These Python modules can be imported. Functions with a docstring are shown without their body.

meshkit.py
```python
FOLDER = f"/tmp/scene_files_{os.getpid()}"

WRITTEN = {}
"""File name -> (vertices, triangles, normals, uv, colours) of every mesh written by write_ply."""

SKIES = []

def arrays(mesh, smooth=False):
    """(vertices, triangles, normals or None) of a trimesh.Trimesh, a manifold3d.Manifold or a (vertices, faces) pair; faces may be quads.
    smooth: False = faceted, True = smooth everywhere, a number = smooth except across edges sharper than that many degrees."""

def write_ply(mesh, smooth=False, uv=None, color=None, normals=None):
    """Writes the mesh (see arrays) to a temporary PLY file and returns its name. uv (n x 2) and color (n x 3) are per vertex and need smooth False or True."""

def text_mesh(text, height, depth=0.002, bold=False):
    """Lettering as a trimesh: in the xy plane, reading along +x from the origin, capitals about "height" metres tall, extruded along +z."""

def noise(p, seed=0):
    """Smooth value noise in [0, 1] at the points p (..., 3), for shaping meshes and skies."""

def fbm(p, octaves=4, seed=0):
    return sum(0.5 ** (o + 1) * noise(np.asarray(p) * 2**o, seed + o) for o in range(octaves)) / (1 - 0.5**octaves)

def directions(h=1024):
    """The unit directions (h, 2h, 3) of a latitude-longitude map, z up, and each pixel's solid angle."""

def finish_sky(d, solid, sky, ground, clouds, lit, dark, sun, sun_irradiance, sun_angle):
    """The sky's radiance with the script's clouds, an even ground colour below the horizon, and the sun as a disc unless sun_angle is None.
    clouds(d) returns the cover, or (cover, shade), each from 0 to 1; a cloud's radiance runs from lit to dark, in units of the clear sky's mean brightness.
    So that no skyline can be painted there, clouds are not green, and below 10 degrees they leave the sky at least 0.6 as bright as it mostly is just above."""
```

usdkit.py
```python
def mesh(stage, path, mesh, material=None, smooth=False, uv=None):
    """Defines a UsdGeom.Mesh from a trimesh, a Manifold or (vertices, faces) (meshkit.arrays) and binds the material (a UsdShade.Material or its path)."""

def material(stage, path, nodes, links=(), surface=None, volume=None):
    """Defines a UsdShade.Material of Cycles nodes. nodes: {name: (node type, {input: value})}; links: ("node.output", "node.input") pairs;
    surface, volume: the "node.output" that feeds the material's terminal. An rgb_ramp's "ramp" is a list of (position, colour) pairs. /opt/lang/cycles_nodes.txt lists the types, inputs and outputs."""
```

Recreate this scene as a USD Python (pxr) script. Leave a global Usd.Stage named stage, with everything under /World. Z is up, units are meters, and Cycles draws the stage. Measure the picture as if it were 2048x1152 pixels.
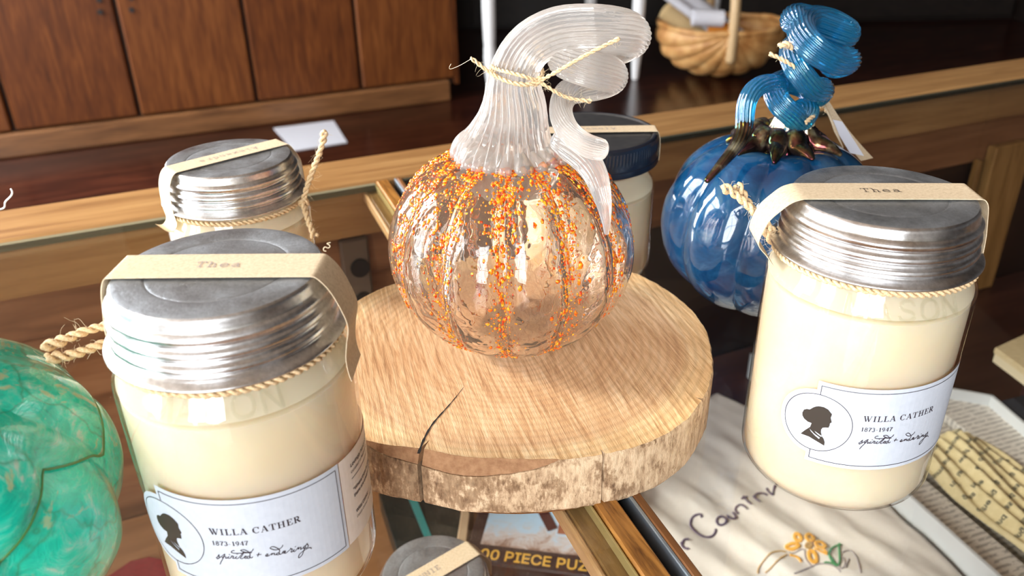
import math, random
import numpy as np, trimesh, manifold3d as m3, meshkit, usdkit
from pxr import Usd, UsdGeom, UsdLux, UsdShade, Gf, Sdf
from shapely.geometry import Polygon, LineString, box as sbox, Point
from shapely.ops import unary_union
from shapely import affinity

stage = Usd.Stage.CreateInMemory()
UsdGeom.SetStageUpAxis(stage, UsdGeom.Tokens.z)
UsdGeom.Xform.Define(stage, '/World')
UsdGeom.Scope.Define(stage, '/World/Looks')
rng = np.random.default_rng(7)
random.seed(7)

# ------------------------------------------------------------------ camera
CH, CF = 0.24225, 1651.95                    # height above the glass, focal length in pixels of the 2048 frame
CR = np.array([[0.9998, -0.0087, -0.0165], [0.0187, 0.4662, 0.8845], [0.0, 0.8846, -0.4663]])   # right, up, forward
cam = UsdGeom.Camera.Define(stage, '/World/camera')
cam.CreateHorizontalApertureAttr(36.0)
cam.CreateVerticalApertureAttr(20.25)
cam.CreateFocalLengthAttr(36.0 * CF / 2048)
cam.CreateFStopAttr(13.5)
cam.CreateFocusDistanceAttr(0.345)
cam.CreateClippingRangeAttr((0.01, 100.0))
cam.AddTransformOp().Set(Gf.Matrix4d(*CR[0], 0, *CR[1], 0, *(-CR[2]), 0, 0, 0, CH, 1))
EXPOSURE = 0.25
cam.CreateExposureAttr(EXPOSURE)


# ------------------------------------------------------------------ daylight through the windows, and a low sun
def rect_light(name, centre, facing, up, w, h, power, colour):
    l = UsdLux.RectLight.Define(stage, '/World/' + name)
    z = -np.array(facing, float); z /= np.linalg.norm(z)
    x = np.cross(up, z); x /= np.linalg.norm(x); y = np.cross(z, x)
    l.AddTransformOp().Set(Gf.Matrix4d(*x, 0, *y, 0, *z, 0, *centre, 1))
    l.CreateWidthAttr(w); l.CreateHeightAttr(h); l.CreateIntensityAttr(power); l.CreateColorAttr(Gf.Vec3f(*colour))


FLOOR = -0.65
WX, WB, WR, WF, CEIL = -2.5, -2.2, 2.9, 4.9, 2.3       # left wall, wall behind, right wall, far wall, ceiling
LEFT_WINDOWS = [(-1.55, -0.45), (-0.2, 0.9), (1.6, 2.7)]
SILL, HEAD = -0.15, 1.75
for i, (a, b) in enumerate(LEFT_WINDOWS):
    rect_light(f'daylight_left_{i}', (WX - 0.12, (a + b) / 2, (SILL + HEAD) / 2), (1, 0, 0), (0, 0, 1), b - a, HEAD - SILL, 13.0 if i < 2 else 26.0, (0.93, 0.97, 1.0))
BACK_WINDOW = (-1.5, 0.1)
rect_light('daylight_back', (sum(BACK_WINDOW) / 2, WB - 0.12, (SILL + HEAD) / 2), (0, 1, 0), (0, 0, 1), BACK_WINDOW[1] - BACK_WINDOW[0], HEAD - SILL, 14.0, (0.93, 0.97, 1.0))
sun = UsdLux.DistantLight.Define(stage, '/World/sun')
SUN_AZ, SUN_EL = 272.0, 33.0                               # where the sun stands, clockwise from +y
sd_ = np.array([math.sin(math.radians(SUN_AZ)) * math.cos(math.radians(SUN_EL)), math.cos(math.radians(SUN_AZ)) * math.cos(math.radians(SUN_EL)), math.sin(math.radians(SUN_EL))])
sx = np.cross([0, 0, 1], sd_); sx /= np.linalg.norm(sx); sy = np.cross(sd_, sx)
sun.AddTransformOp().Set(Gf.Matrix4d(*sx, 0, *sy, 0, *sd_, 0, 0, 0, 0, 1))
sun.CreateIntensityAttr(38.0); sun.CreateAngleAttr(13.0); sun.CreateColorAttr(Gf.Vec3f(1.0, 0.93, 0.82))


# ------------------------------------------------------------------ helpers: from a picture point to a point on a plane of the place
def ray(px, py):
    return np.array([(px - 1024) / CF, -(py - 576) / CF, 1.0]) @ CR


def onz(px, py, z=0.0):
    d = ray(px, py); return np.array([0, 0, CH]) + d * ((z - CH) / d[2])


def ony(px, py, y):
    d = ray(px, py); return np.array([0, 0, CH]) + d * (y / d[1])


def deep(px, py, t):
    return np.array([0, 0, CH]) + ray(px, py) * t


def depth_of(p):
    return (np.asarray(p) - [0, 0, CH]) @ CR[2]


# ------------------------------------------------------------------ helpers: stage
taken = set()


def free(path):
    if path not in taken:
        taken.add(path); return path
    k = 1
    while f'{path}_{k:03d}' in taken: k += 1
    taken.add(f'{path}_{k:03d}'); return f'{path}_{k:03d}'


def tag(prim, label=None, category=None, group=None, kind=None):
    p = prim if isinstance(prim, Usd.Prim) else prim.GetPrim()
    for k, v in (('label', label), ('category', category), ('group', group), ('kind', kind)):
        if v: p.SetCustomDataByKey(k, v)
    return p


def thing(name, label, category, loc=(0, 0, 0), group=None, kind=None):
    x = UsdGeom.Xform.Define(stage, free('/World/' + name))
    x.AddTranslateOp().Set(Gf.Vec3d(*map(float, loc)))
    x._loc = np.array(loc, float)
    tag(x, label, category, group, kind)
    return x


def obj(name, mesh, mat, parent=None, smooth=35, label=None, kind=None, world=True, uv=None):
    """One Mesh; vertices are given in world space and moved into the parent's space."""
    base = parent.GetPath().pathString if parent is not None else '/World'
    v, f, n = meshkit.arrays(mesh, False)
    off = np.zeros(3)
    q = parent
    if parent is not None:
        off = getattr(parent, '_loc', np.zeros(3))
    m = usdkit.mesh(stage, free(base + '/' + name), (v - off, f), mat, smooth=smooth, uv=uv)
    m._loc = off
    tag(m, label, None, None, kind)
    return m


def cat(*ms):
    vs, fs, k = [], [], 0
    for m in ms:
        if m is None: continue
        v, f, _ = meshkit.arrays(m, False)
        vs.append(v); fs.append(f + k); k += len(v)
    return np.vstack(vs), np.vstack(fs)


# ------------------------------------------------------------------ helpers: shapes
def grid(P, cu=False, cv=False, flip=False):
    P = np.asarray(P, float); m, n = P.shape[:2]
    I = np.arange(m if cu else m - 1); J = np.arange(n if cv else n - 1)
    i, j = np.meshgrid(I, J, indexing='ij'); i2, j2 = (i + 1) % m, (j + 1) % n
    q = np.stack([i * n + j, i2 * n + j, i2 * n + j2, i * n + j2], -1).reshape(-1, 4)
    if flip: q = q[:, ::-1]
    return P.reshape(-1, 3), np.vstack([q[:, [0, 1, 2]], q[:, [0, 2, 3]]])


def lathe(prof, centre=(0, 0, 0), n=96, mod=None, flip=False):
    prof = np.asarray(prof, float); th = np.linspace(0, 2 * np.pi, n, endpoint=False)
    r = prof[:, 0][:, None] * np.ones(n); z = prof[:, 1][:, None] * np.ones(n)
    if mod is not None: r, z = mod(r, z, th[None, :])
    P = np.stack([r * np.cos(th) + centre[0], r * np.sin(th) + centre[1], z + centre[2]], -1)
    return grid(P, cv=True, flip=not flip)


def spline(pts, n):
    from scipy.interpolate import CubicSpline, PchipInterpolator
    pts = np.asarray(pts, float)
    d = np.r_[0, np.cumsum(np.maximum(np.linalg.norm(np.diff(pts[:, :3], axis=0), axis=1), 1e-6))]
    t = np.linspace(0, d[-1], n)
    return np.hstack([CubicSpline(d, pts[:, :3])(t), PchipInterpolator(d, pts[:, 3:])(t)] if pts.shape[1] > 3 else [CubicSpline(d, pts)(t)])


def fair(pts, n):
    """Like spline(), without overshoot."""
    from scipy.interpolate import PchipInterpolator
    pts = np.asarray(pts, float); d = np.r_[0, np.cumsum(np.linalg.norm(np.diff(pts, axis=0), axis=1))]; t = np.linspace(0, d[-1], n)
    return np.stack([PchipInterpolator(d, pts[:, k])(t) for k in range(pts.shape[1])], 1)


def frames(p):
    t = np.gradient(p, axis=0); t /= np.linalg.norm(t, axis=1, keepdims=True) + 1e-12
    a = np.cross(t[0], [0.3, -1, 0.2]); a /= np.linalg.norm(a)
    A = [a]
    for k in range(1, len(p)):
        a = A[-1] - t[k] * (A[-1] @ t[k]); A.append(a / (np.linalg.norm(a) + 1e-12))
    A = np.array(A); return t, A, np.cross(t, A)


def tube(p, r, sides=12, mod=None, round_ends=True, ratio=1.0):
    """p (n,3), r scalar or (n,). mod(theta[None], s[:,None]) multiplies the radius."""
    p = np.asarray(p, float); n = len(p); r = np.broadcast_to(np.asarray(r, float), (n,)).copy()
    t, a, b = frames(p)
    if round_ends:
        k = 4; ang = np.linspace(0, np.pi / 2, k + 1)[:-1]
        head = [(p[0] - t[0] * r[0] * 0.8 * math.cos(x), r[0] * max(math.sin(x), 0.02), 0) for x in ang]
        tail = [(p[-1] + t[-1] * r[-1] * 0.8 * math.cos(x), r[-1] * max(math.sin(x), 0.02), n - 1) for x in ang[::-1]]
        src = np.r_[[h[2] for h in head], np.arange(n), [h[2] for h in tail]].astype(int)
        p = np.vstack([[h[0] for h in head], p, [h[0] for h in tail]]); r = np.r_[[h[1] for h in head], r, [h[1] for h in tail]]
        a, b = a[src], b[src]
    else:
        src = np.arange(n)
    th = np.linspace(0, 2 * np.pi, sides, endpoint=False)
    R = r[:, None] * np.ones(sides)
    if mod is not None: R = R * mod(th[None], src[:, None] / max(n - 1, 1))
    P = p[:, None] + R[..., None] * (np.cos(th)[None, :, None] * a[:, None] + ratio * np.sin(th)[None, :, None] * b[:, None])
    v, f = grid(P, cv=True)
    m = len(v); v = np.vstack([v, p[0], p[-1]]); j = np.arange(sides); L = (len(p) - 1) * sides
    f = np.vstack([f, np.stack([(j + 1) % sides, j, np.full(sides, m)], 1)[:, ::-1] * 1, np.stack([L + j, L + (j + 1) % sides, np.full(sides, m + 1)], 1)[:, ::-1]])
    return v, f[:, ::-1]


def rope(p, r, turns_per_m=180, fray=0.0):
    """A two-ply twine along p."""
    p = np.asarray(p, float)
    d = np.r_[0, np.cumsum(np.linalg.norm(np.diff(p, axis=0), axis=1))]
    n = max(12, int(d[-1] / (r * 0.45))); s = np.linspace(0, d[-1], n)
    q = np.stack([np.interp(s, d, p[:, k]) for k in range(3)], 1)
    t, a, b = frames(q); out = []
    for k in (0, 1):
        w = 2 * np.pi * turns_per_m * s + k * np.pi
        jit = 1 + 0.12 * np.sin(s * 900 + k) + 0.08 * np.sin(s * 2300 + 2 * k)
        spread = 1 + fray * np.clip((s - d[-1] * 0.8) / (d[-1] * 0.2 + 1e-9), 0, 1)
        c = q + (r * 0.5 * spread)[:, None] * (np.cos(w)[:, None] * a + np.sin(w)[:, None] * b)
        out.append(tube(c, r * 0.56 * jit, 7))
    return cat(*out)


def fuzz(p, count, length, r, seed, spread=0.6, start=0.0, wild=1.0):
    """Loose curling fibres that stand off a twine along p."""
    g = np.random.default_rng(seed); p = np.asarray(p, float); t, a, b = frames(p); out = []
    for _ in range(count):
        i = int((start + (1 - start) * g.random()) * (len(p) - 1)); w = g.random() * 2 * np.pi
        d = math.cos(w) * a[i] + math.sin(w) * b[i] + g.normal(0, spread, 3) * 0.6 + t[i] * g.normal(0, 0.8)
        d /= np.linalg.norm(d); L = length * (0.35 + g.random() ** 2); k = 8; q = [p[i].copy()]; ax = g.normal(0, 1, 3); ax /= np.linalg.norm(ax)
        bend = g.normal(0, 0.42) * wild
        for _k in range(k):
            d = d * math.cos(bend) + np.cross(ax, d) * math.sin(bend) + g.normal(0, 0.12, 3) * wild; d /= np.linalg.norm(d)
            q.append(q[-1] + d * L / k)
        out.append(tube(np.array(q), np.linspace(r, r * 0.5, k + 1), 3, round_ends=False))
    return cat(*out)


def cbox(lo, hi, c=0.001, R=None, o=(0, 0, 0)):
    """A chamfered box between two corners, turned by R (3x3) and moved to o."""
    lo, hi = np.minimum(lo, hi).astype(float), np.maximum(lo, hi).astype(float); c = min(c, 0.45 * (hi - lo).min())
    pts = []
    for k in range(3):
        for s in np.ndindex(2, 2, 2):
            e = np.where(np.array(s) == 0, lo, hi); d = np.where(np.array(s) == 0, c, -c).astype(float); d[k] = 0; pts.append(e + d)
    h = trimesh.Trimesh(pts, process=False).convex_hull
    v = np.array(h.vertices)
    if R is not None: v = v @ np.asarray(R).T
    return v + np.asarray(o), np.array(h.faces)


def prism(poly, z0, z1, c=0.0):
    """An upright prism over the world (x, y) outline, with a small chamfer on top."""
    g = Polygon(poly) if not isinstance(poly, Polygon) else poly
    m = trimesh.creation.extrude_polygon(g, z1 - z0 - c, engine='earcut'); m.apply_translation([0, 0, z0])
    if c <= 0: return np.array(m.vertices), np.array(m.faces)
    gi = g.buffer(-c, join_style=2)
    pts = np.vstack([np.c_[np.array(g.exterior.coords)[:-1], np.full(len(g.exterior.coords) - 1, z)] for z in (z0, z1 - c)] + [np.c_[np.array(gi.exterior.coords)[:-1], np.full(len(gi.exterior.coords) - 1, z1)]])
    h = trimesh.Trimesh(pts, process=False).convex_hull
    return np.array(h.vertices), np.array(h.faces)


def ink(poly, to3d, step=0.0012, wall=None):
    """A flat outline (shapely, in u, v metres) cut into strips and laid on a curved surface by to3d(u, v)."""
    out = []
    gs = [poly] if poly.geom_type == 'Polygon' else list(getattr(poly, 'geoms', []))
    for g in gs:
        if g.is_empty or g.area < 1e-13: continue
        u0, v0, u1, v1 = g.bounds; n = max(1, int(math.ceil((u1 - u0) / step)))
        for k in range(n):
            s = g.intersection(sbox(u0 + (u1 - u0) * k / n, v0 - 1, u0 + (u1 - u0) * (k + 1) / n, v1 + 1)) if n > 1 else g
            for part in ([s] if s.geom_type == 'Polygon' else [x for x in getattr(s, 'geoms', []) if x.geom_type == 'Polygon']):
                if part.area < 1e-14: continue
                v, f = trimesh.creation.triangulate_polygon(part, engine='earcut')
                out.append((to3d(v[:, 0], v[:, 1]), f))
    return cat(*out)


def strokes(paths, w, cap=1, s=1.0, dx=0.0, dy=0.0, sx=1.0):
    """Pen strokes as one outline."""
    gs = []
    for p in paths:
        ww = w
        if isinstance(p, tuple) and not isinstance(p[0], tuple) and len(p) == 2 and isinstance(p[0], list): p, ww = p
        q = [(x * s * sx + dx, y * s + dy) for x, y in p]
        gs.append(LineString(q).buffer(ww * s / 2, cap_style=cap, join_style=1, quad_segs=3))
    return unary_union(gs)


# ------------------------------------------------------------------ materials
LK = '/World/Looks/'


def M(name, nodes, links=(), surface='p.BSDF'):
    return usdkit.material(stage, LK + name, nodes, list(links), surface=surface)


def plain(name, color, rough=0.5, **kw):
    return M(name, {'p': ('principled_bsdf', dict(base_color=color, roughness=rough, **kw))})


def mottled(name, ramp, scale=20.0, rough=0.5, bump=0.0, bdist=0.001, bscale=None, detail=4.0, stretch=(1, 1, 1), rot=0.0, distortion=0.0, **kw):
    """A principled surface whose colour runs over stretched noise in world space (rot turns it about z)."""
    nodes = {'g': ('geometry', {}), 'r': ('vector_rotate', {'rotate_type': 'z_axis', 'angle': -rot}), 'm': ('mapping', {'scale': stretch}),
             'n': ('noise_texture', {'scale': scale, 'detail': detail, 'roughness': 0.6, 'distortion': distortion}), 'c': ('rgb_ramp', {'ramp': ramp}), 'p': ('principled_bsdf', dict(roughness=rough, **kw))}
    links = [('g.position', 'r.vector'), ('r.vector', 'm.vector'), ('m.vector', 'n.vector'), ('n.fac', 'c.fac'), ('c.color', 'p.base_color')]
    if bump:
        nodes['b'] = ('bump', {'strength': bump, 'distance': bdist}); nodes['n2'] = ('noise_texture', {'scale': bscale or scale * 2, 'detail': 4})
        links += [('m.vector', 'n2.vector'), ('n2.fac', 'b.height'), ('b.normal', 'p.normal')]
    return M(name, nodes, links)


A23 = math.radians(23.3)
def wood(name, dark, mid, light, rot=A23, along='x', rough=0.4, scale=9.0, k=14.0, **kw):
    st = {'x': (1, k, k), 'y': (k, 1, k), 'z': (k, k, 1)}[along]
    return mottled(name, [(0.28, dark), (0.5, mid), (0.72, light)], scale, rough, bump=0.15, bdist=0.0006, stretch=st, rot=rot, distortion=0.4, **kw)


m_rail = wood('oak_rail', (0.25, 0.120, 0.042), (0.36, 0.19, 0.07), (0.45, 0.255, 0.10), scale=7, k=16, rough=0.32, coat_weight=0.3)
m_oak_j = wood('oak_joint', (0.09, 0.030, 0.006), (0.34, 0.145, 0.030), (0.50, 0.235, 0.055), along='y', scale=34, k=9, rough=0.35)
m_oak_o = wood('oak_ledge_olive', (0.17, 0.085, 0.022), (0.27, 0.15, 0.042), (0.36, 0.21, 0.065), along='y', scale=40, k=7)
m_oak_t = wood('oak_trim_dark', (0.10, 0.035, 0.010), (0.19, 0.075, 0.022), (0.27, 0.11, 0.035), along='y', scale=12, k=10)
m_oak_l = wood('oak_pale', (0.48, 0.27, 0.11), (0.62, 0.38, 0.17), (0.74, 0.48, 0.24), along='y', scale=34, k=9)
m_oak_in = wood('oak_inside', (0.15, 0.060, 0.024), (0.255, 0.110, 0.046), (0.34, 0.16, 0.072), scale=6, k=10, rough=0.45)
m_oak_post = wood('oak_post', (0.20, 0.095, 0.025), (0.34, 0.18, 0.055), (0.46, 0.26, 0.09), along='z', scale=8, k=10)
m_orange = wood('amber_panel', (0.40, 0.15, 0.014), (0.58, 0.25, 0.022), (0.68, 0.32, 0.04), along='z', scale=10, k=10, rough=0.35)
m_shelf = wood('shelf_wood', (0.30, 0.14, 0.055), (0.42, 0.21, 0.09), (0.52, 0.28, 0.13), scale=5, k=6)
m_dark = plain('dark_gap', (0.012, 0.009, 0.008), 0.6)
m_steel = plain('bluish_steel', (0.30, 0.36, 0.42), 0.35, metallic=0.7)
m_plank = wood('cabinet_plank', (0.065, 0.017, 0.004), (0.125, 0.034, 0.007), (0.195, 0.059, 0.012), rot=math.radians(23.6), along='z', scale=7, k=9, rough=0.5, specular_ior_level=0.25)
m_plank2 = wood('cabinet_plank_light', (0.085, 0.023, 0.006), (0.155, 0.046, 0.010), (0.225, 0.074, 0.017), rot=math.radians(23.6), along='z', scale=6, k=9, rough=0.5, specular_ior_level=0.25)
m_plinth = wood('cabinet_plinth', (0.11, 0.045, 0.016), (0.20, 0.085, 0.03), (0.27, 0.12, 0.045), rot=math.radians(23.6), scale=5, k=8, rough=0.4)
m_floor = wood('floor_mahogany', (0.010, 0.0025, 0.002), (0.026, 0.006, 0.0035), (0.058, 0.015, 0.007), rot=math.radians(23.6), scale=4, k=8, rough=0.22)
m_wall_far = wood('far_panelling', (0.006, 0.003, 0.002), (0.011, 0.006, 0.004), (0.018, 0.010, 0.007), scale=3, k=10, rough=0.5)
m_plaster = mottled('plaster', [(0.3, (0.55, 0.49, 0.42)), (0.7, (0.62, 0.56, 0.49))], 3, 0.9)
m_ceiling = mottled('ceiling_paint', [(0.3, (0.22, 0.15, 0.10)), (0.7, (0.28, 0.20, 0.14))], 3, 0.7)
m_white_paint = plain('white_paint', (0.90, 0.90, 0.91), 0.35)
m_kraft = mottled('kraft_paper', [(0.30, (0.57, 0.44, 0.28)), (0.5, (0.67, 0.53, 0.36)), (0.72, (0.74, 0.61, 0.43))], 900, 0.8, detail=6, bump=0.15, bdist=0.0001)
m_label = mottled('label_paper', [(0.3, (0.47, 0.51, 0.58)), (0.7, (0.51, 0.55, 0.62))], 400, 0.5)
m_label_warm = mottled('label_paper_warm', [(0.3, (0.66, 0.58, 0.52)), (0.7, (0.70, 0.62, 0.56))], 400, 0.5)
m_ink = plain('printing_ink', (0.018, 0.008, 0.016), 0.6)
m_ink_soft = plain('worn_ink', (0.30, 0.25, 0.26), 0.8)
m_ink_sil = plain('silhouette_ink', (0.032, 0.024, 0.018), 0.5)
m_twine = mottled('jute_twine', [(0.25, (0.46, 0.29, 0.14)), (0.5, (0.67, 0.48, 0.27)), (0.75, (0.82, 0.65, 0.43))], 1600, 0.85, detail=3)
m_fibre = plain('jute_fibre', (0.80, 0.66, 0.44), 0.7)
m_wax = M('cream_wax', {'g': ('geometry', {}), 'n': ('noise_texture', {'scale': 45, 'detail': 2}), 'c': ('rgb_ramp', {'ramp': [(0.3, (0.65, 0.53, 0.37)), (0.7, (0.69, 0.58, 0.425))]}),
                        'p': ('principled_bsdf', dict(roughness=0.35, subsurface_weight=0.6, subsurface_radius=(1.0, 0.62, 0.32), subsurface_scale=0.007))},
          [('g.position', 'n.vector'), ('n.fac', 'c.fac'), ('c.color', 'p.base_color')])


def pane(name, tint, gloss=1.0, rough=0.0, bump=0.0, bscale=60.0, f0=0.04):
    """Thin clear glass: see-through, with a mirror part that grows towards grazing angles alike on both sides."""
    nodes = {'t': ('transparent_bsdf', {'color': tint}), 'g': ('glossy_bsdf', {'color': (gloss,) * 3, 'roughness': rough}), 'l': ('layer_weight', {'blend': 0.5}), 'w': ('math', {'math_type': 'power', 'value2': 5.0}),
             'f': ('math', {'math_type': 'multiply_add', 'value2': 1 - f0, 'value3': f0}), 'x': ('mix_closure', {})}
    links = [('l.facing', 'w.value1'), ('w.value', 'f.value1'), ('f.value', 'x.fac'), ('t.BSDF', 'x.closure1'), ('g.BSDF', 'x.closure2')]
    if bump:
        nodes |= {'o': ('geometry', {}), 'n': ('noise_texture', {'scale': bscale, 'detail': 1}), 'b': ('bump', {'strength': bump, 'distance': 0.001})}
        links += [('o.position', 'n.vector'), ('n.fac', 'b.height'), ('b.normal', 'g.normal')]
    return M(name, nodes, links, 'x.closure')


m_top_glass = pane('case_glass', (0.985, 0.99, 0.985), 0.9)
m_glass_edge = plain('glass_edge', (0.54, 0.42, 0.17), 0.15, transmission_weight=0.4)
m_edge_rear = plain('glass_edge_rear', (0.34, 0.31, 0.20), 0.2, transmission_weight=0.3)
m_jar_glass = pane('jar_glass', (0.985, 0.985, 0.965), 1.0, bump=0.12)
m_emboss = plain('embossed_glass', (0.92, 0.90, 0.84), 0.08, transmission_weight=0.75, ior=1.4)


def metal(name, base, rough, scratch, metallic=1.0):
    return M(name, {'g': ('geometry', {}), 'n': ('noise_texture', {'scale': 700, 'detail': 5, 'roughness': 0.75}), 'n2': ('noise_texture', {'scale': 60, 'detail': 3}),
                    'c': ('rgb_ramp', {'ramp': [(0.3, tuple(0.72 * x for x in base)), (0.62, base), (0.8, tuple(min(1, 1.25 * x) for x in base))]}),
                    'mr': ('map_range', {'from_min': 0.3, 'from_max': 0.7, 'to_min': rough * 0.7, 'to_max': rough * 1.4}), 'b': ('bump', {'strength': scratch, 'distance': 0.0002}),
                    'p': ('principled_bsdf', {'metallic': metallic})},
             [('g.position', 'n.vector'), ('g.position', 'n2.vector'), ('n.fac', 'c.fac'), ('c.color', 'p.base_color'), ('n2.fac', 'mr.value'), ('mr.result', 'p.roughness'), ('n.fac', 'b.height'), ('b.normal', 'p.normal')])


m_zinc = metal('zinc_lid', (0.74, 0.74, 0.75), 0.30, 0.12)
m_zinc_top = metal('zinc_lid_top', (0.45, 0.48, 0.52), 0.40, 0.9, 0.85)
m_lid_black = mottled('dark_lid', [(0.3, (0.030, 0.032, 0.036)), (0.7, (0.055, 0.055, 0.058))], 200, 0.35, coat_weight=0.5)
m_lid_navy = plain('navy_lid_band', (0.009, 0.013, 0.026), 0.30, coat_weight=0.3)


def glass(name, color, rough=0.0, ior=1.47, milk=0.0, milk_color=(1, 1, 1), bump=0.0, bscale=90):
    nodes = {'g': ('glass_bsdf', {'color': color, 'roughness': rough, 'IOR': ior})}; links = []; out = 'g.BSDF'
    if bump:
        nodes |= {'o': ('geometry', {}), 'n': ('noise_texture', {'scale': bscale, 'detail': 2}), 'b': ('bump', {'strength': bump, 'distance': 0.002})}
        links += [('o.position', 'n.vector'), ('n.fac', 'b.height'), ('b.normal', 'g.normal')]
    if milk:
        nodes |= {'d': ('diffuse_bsdf', {'color': milk_color}), 'tr': ('translucent_bsdf', {'color': milk_color}), 'm': ('mix_closure', {'fac': 0.5}), 'x': ('mix_closure', {'fac': milk})}
        links += [('d.BSDF', 'm.closure1'), ('tr.BSDF', 'm.closure2'), ('g.BSDF', 'x.closure1'), ('m.closure', 'x.closure2')]; out = 'x.closure'
    return M(name, nodes, links, out)


m_clear = glass('clear_blown_glass', (1.0, 0.965, 0.93), milk=0.03, milk_color=(0.95, 0.80, 0.68), bump=0.4, bscale=85)
m_clear_stem = glass('clear_ribbed_glass', (1.0, 0.98, 0.96), milk=0.20, milk_color=(1.0, 0.98, 0.96))
m_frit = M('orange_frit', {'g': ('geometry', {}), 'n': ('noise_texture', {'scale': 900, 'detail': 0}), 'mr': ('map_range', {'from_min': 0.30, 'from_max': 0.80}), 'c': ('rgb_ramp', {'ramp': [(0.0, (0.72, 0.05, 0.004)), (0.16, (0.80, 0.07, 0.005)), (0.24, (0.94, 0.20, 0.006)), (0.64, (0.95, 0.30, 0.008)), (0.76, (0.95, 0.50, 0.015)), (1.0, (0.92, 0.60, 0.04))]}),
                         'p': ('principled_bsdf', {'roughness': 0.06, 'transmission_weight': 0.30, 'ior': 1.45, 'coat_weight': 0.4})}, [('g.position', 'n.vector'), ('n.fac', 'mr.value'), ('mr.result', 'c.fac'), ('c.color', 'p.base_color')])
m_blue = M('cobalt_glass', {'g': ('geometry', {}), 'n': ('noise_texture', {'scale': 38, 'detail': 5, 'roughness': 0.65, 'distortion': 1.2}), 'c': ('rgb_ramp', {'ramp': [(0.33, (0.003, 0.060, 0.20)), (0.52, (0.014, 0.13, 0.32)), (0.72, (0.13, 0.28, 0.42))]}),
                          'p': ('principled_bsdf', {'roughness': 0.06, 'transmission_weight': 0.55, 'ior': 1.45, 'coat_weight': 0.7})}, [('g.position', 'n.vector'), ('n.fac', 'c.fac'), ('c.color', 'p.base_color')])
m_blue_stem = M('blue_luster_glass', {'p': ('principled_bsdf', {'base_color': (0.02, 0.32, 0.60), 'roughness': 0.06, 'transmission_weight': 0.8, 'ior': 1.5, 'coat_weight': 1.0, 'coat_roughness': 0.04, 'thin_film_thickness': 380.0, 'thin_film_ior': 1.6})})
m_luster = M('dark_luster_glass', {'g': ('geometry', {}), 'n': ('noise_texture', {'scale': 120, 'detail': 3}), 'c': ('rgb_ramp', {'ramp': [(0.35, (0.015, 0.010, 0.012)), (0.55, (0.10, 0.06, 0.05)), (0.75, (0.50, 0.42, 0.32))]}),
                                 'p': ('principled_bsdf', {'metallic': 0.75, 'roughness': 0.12, 'thin_film_thickness': 420.0})}, [('g.position', 'n.vector'), ('n.fac', 'c.fac'), ('c.color', 'p.base_color')])


m_gilt = plain('pale_gilt_glass', (0.72, 0.62, 0.42), 0.15, metallic=0.35, coat_weight=0.6)


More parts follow.
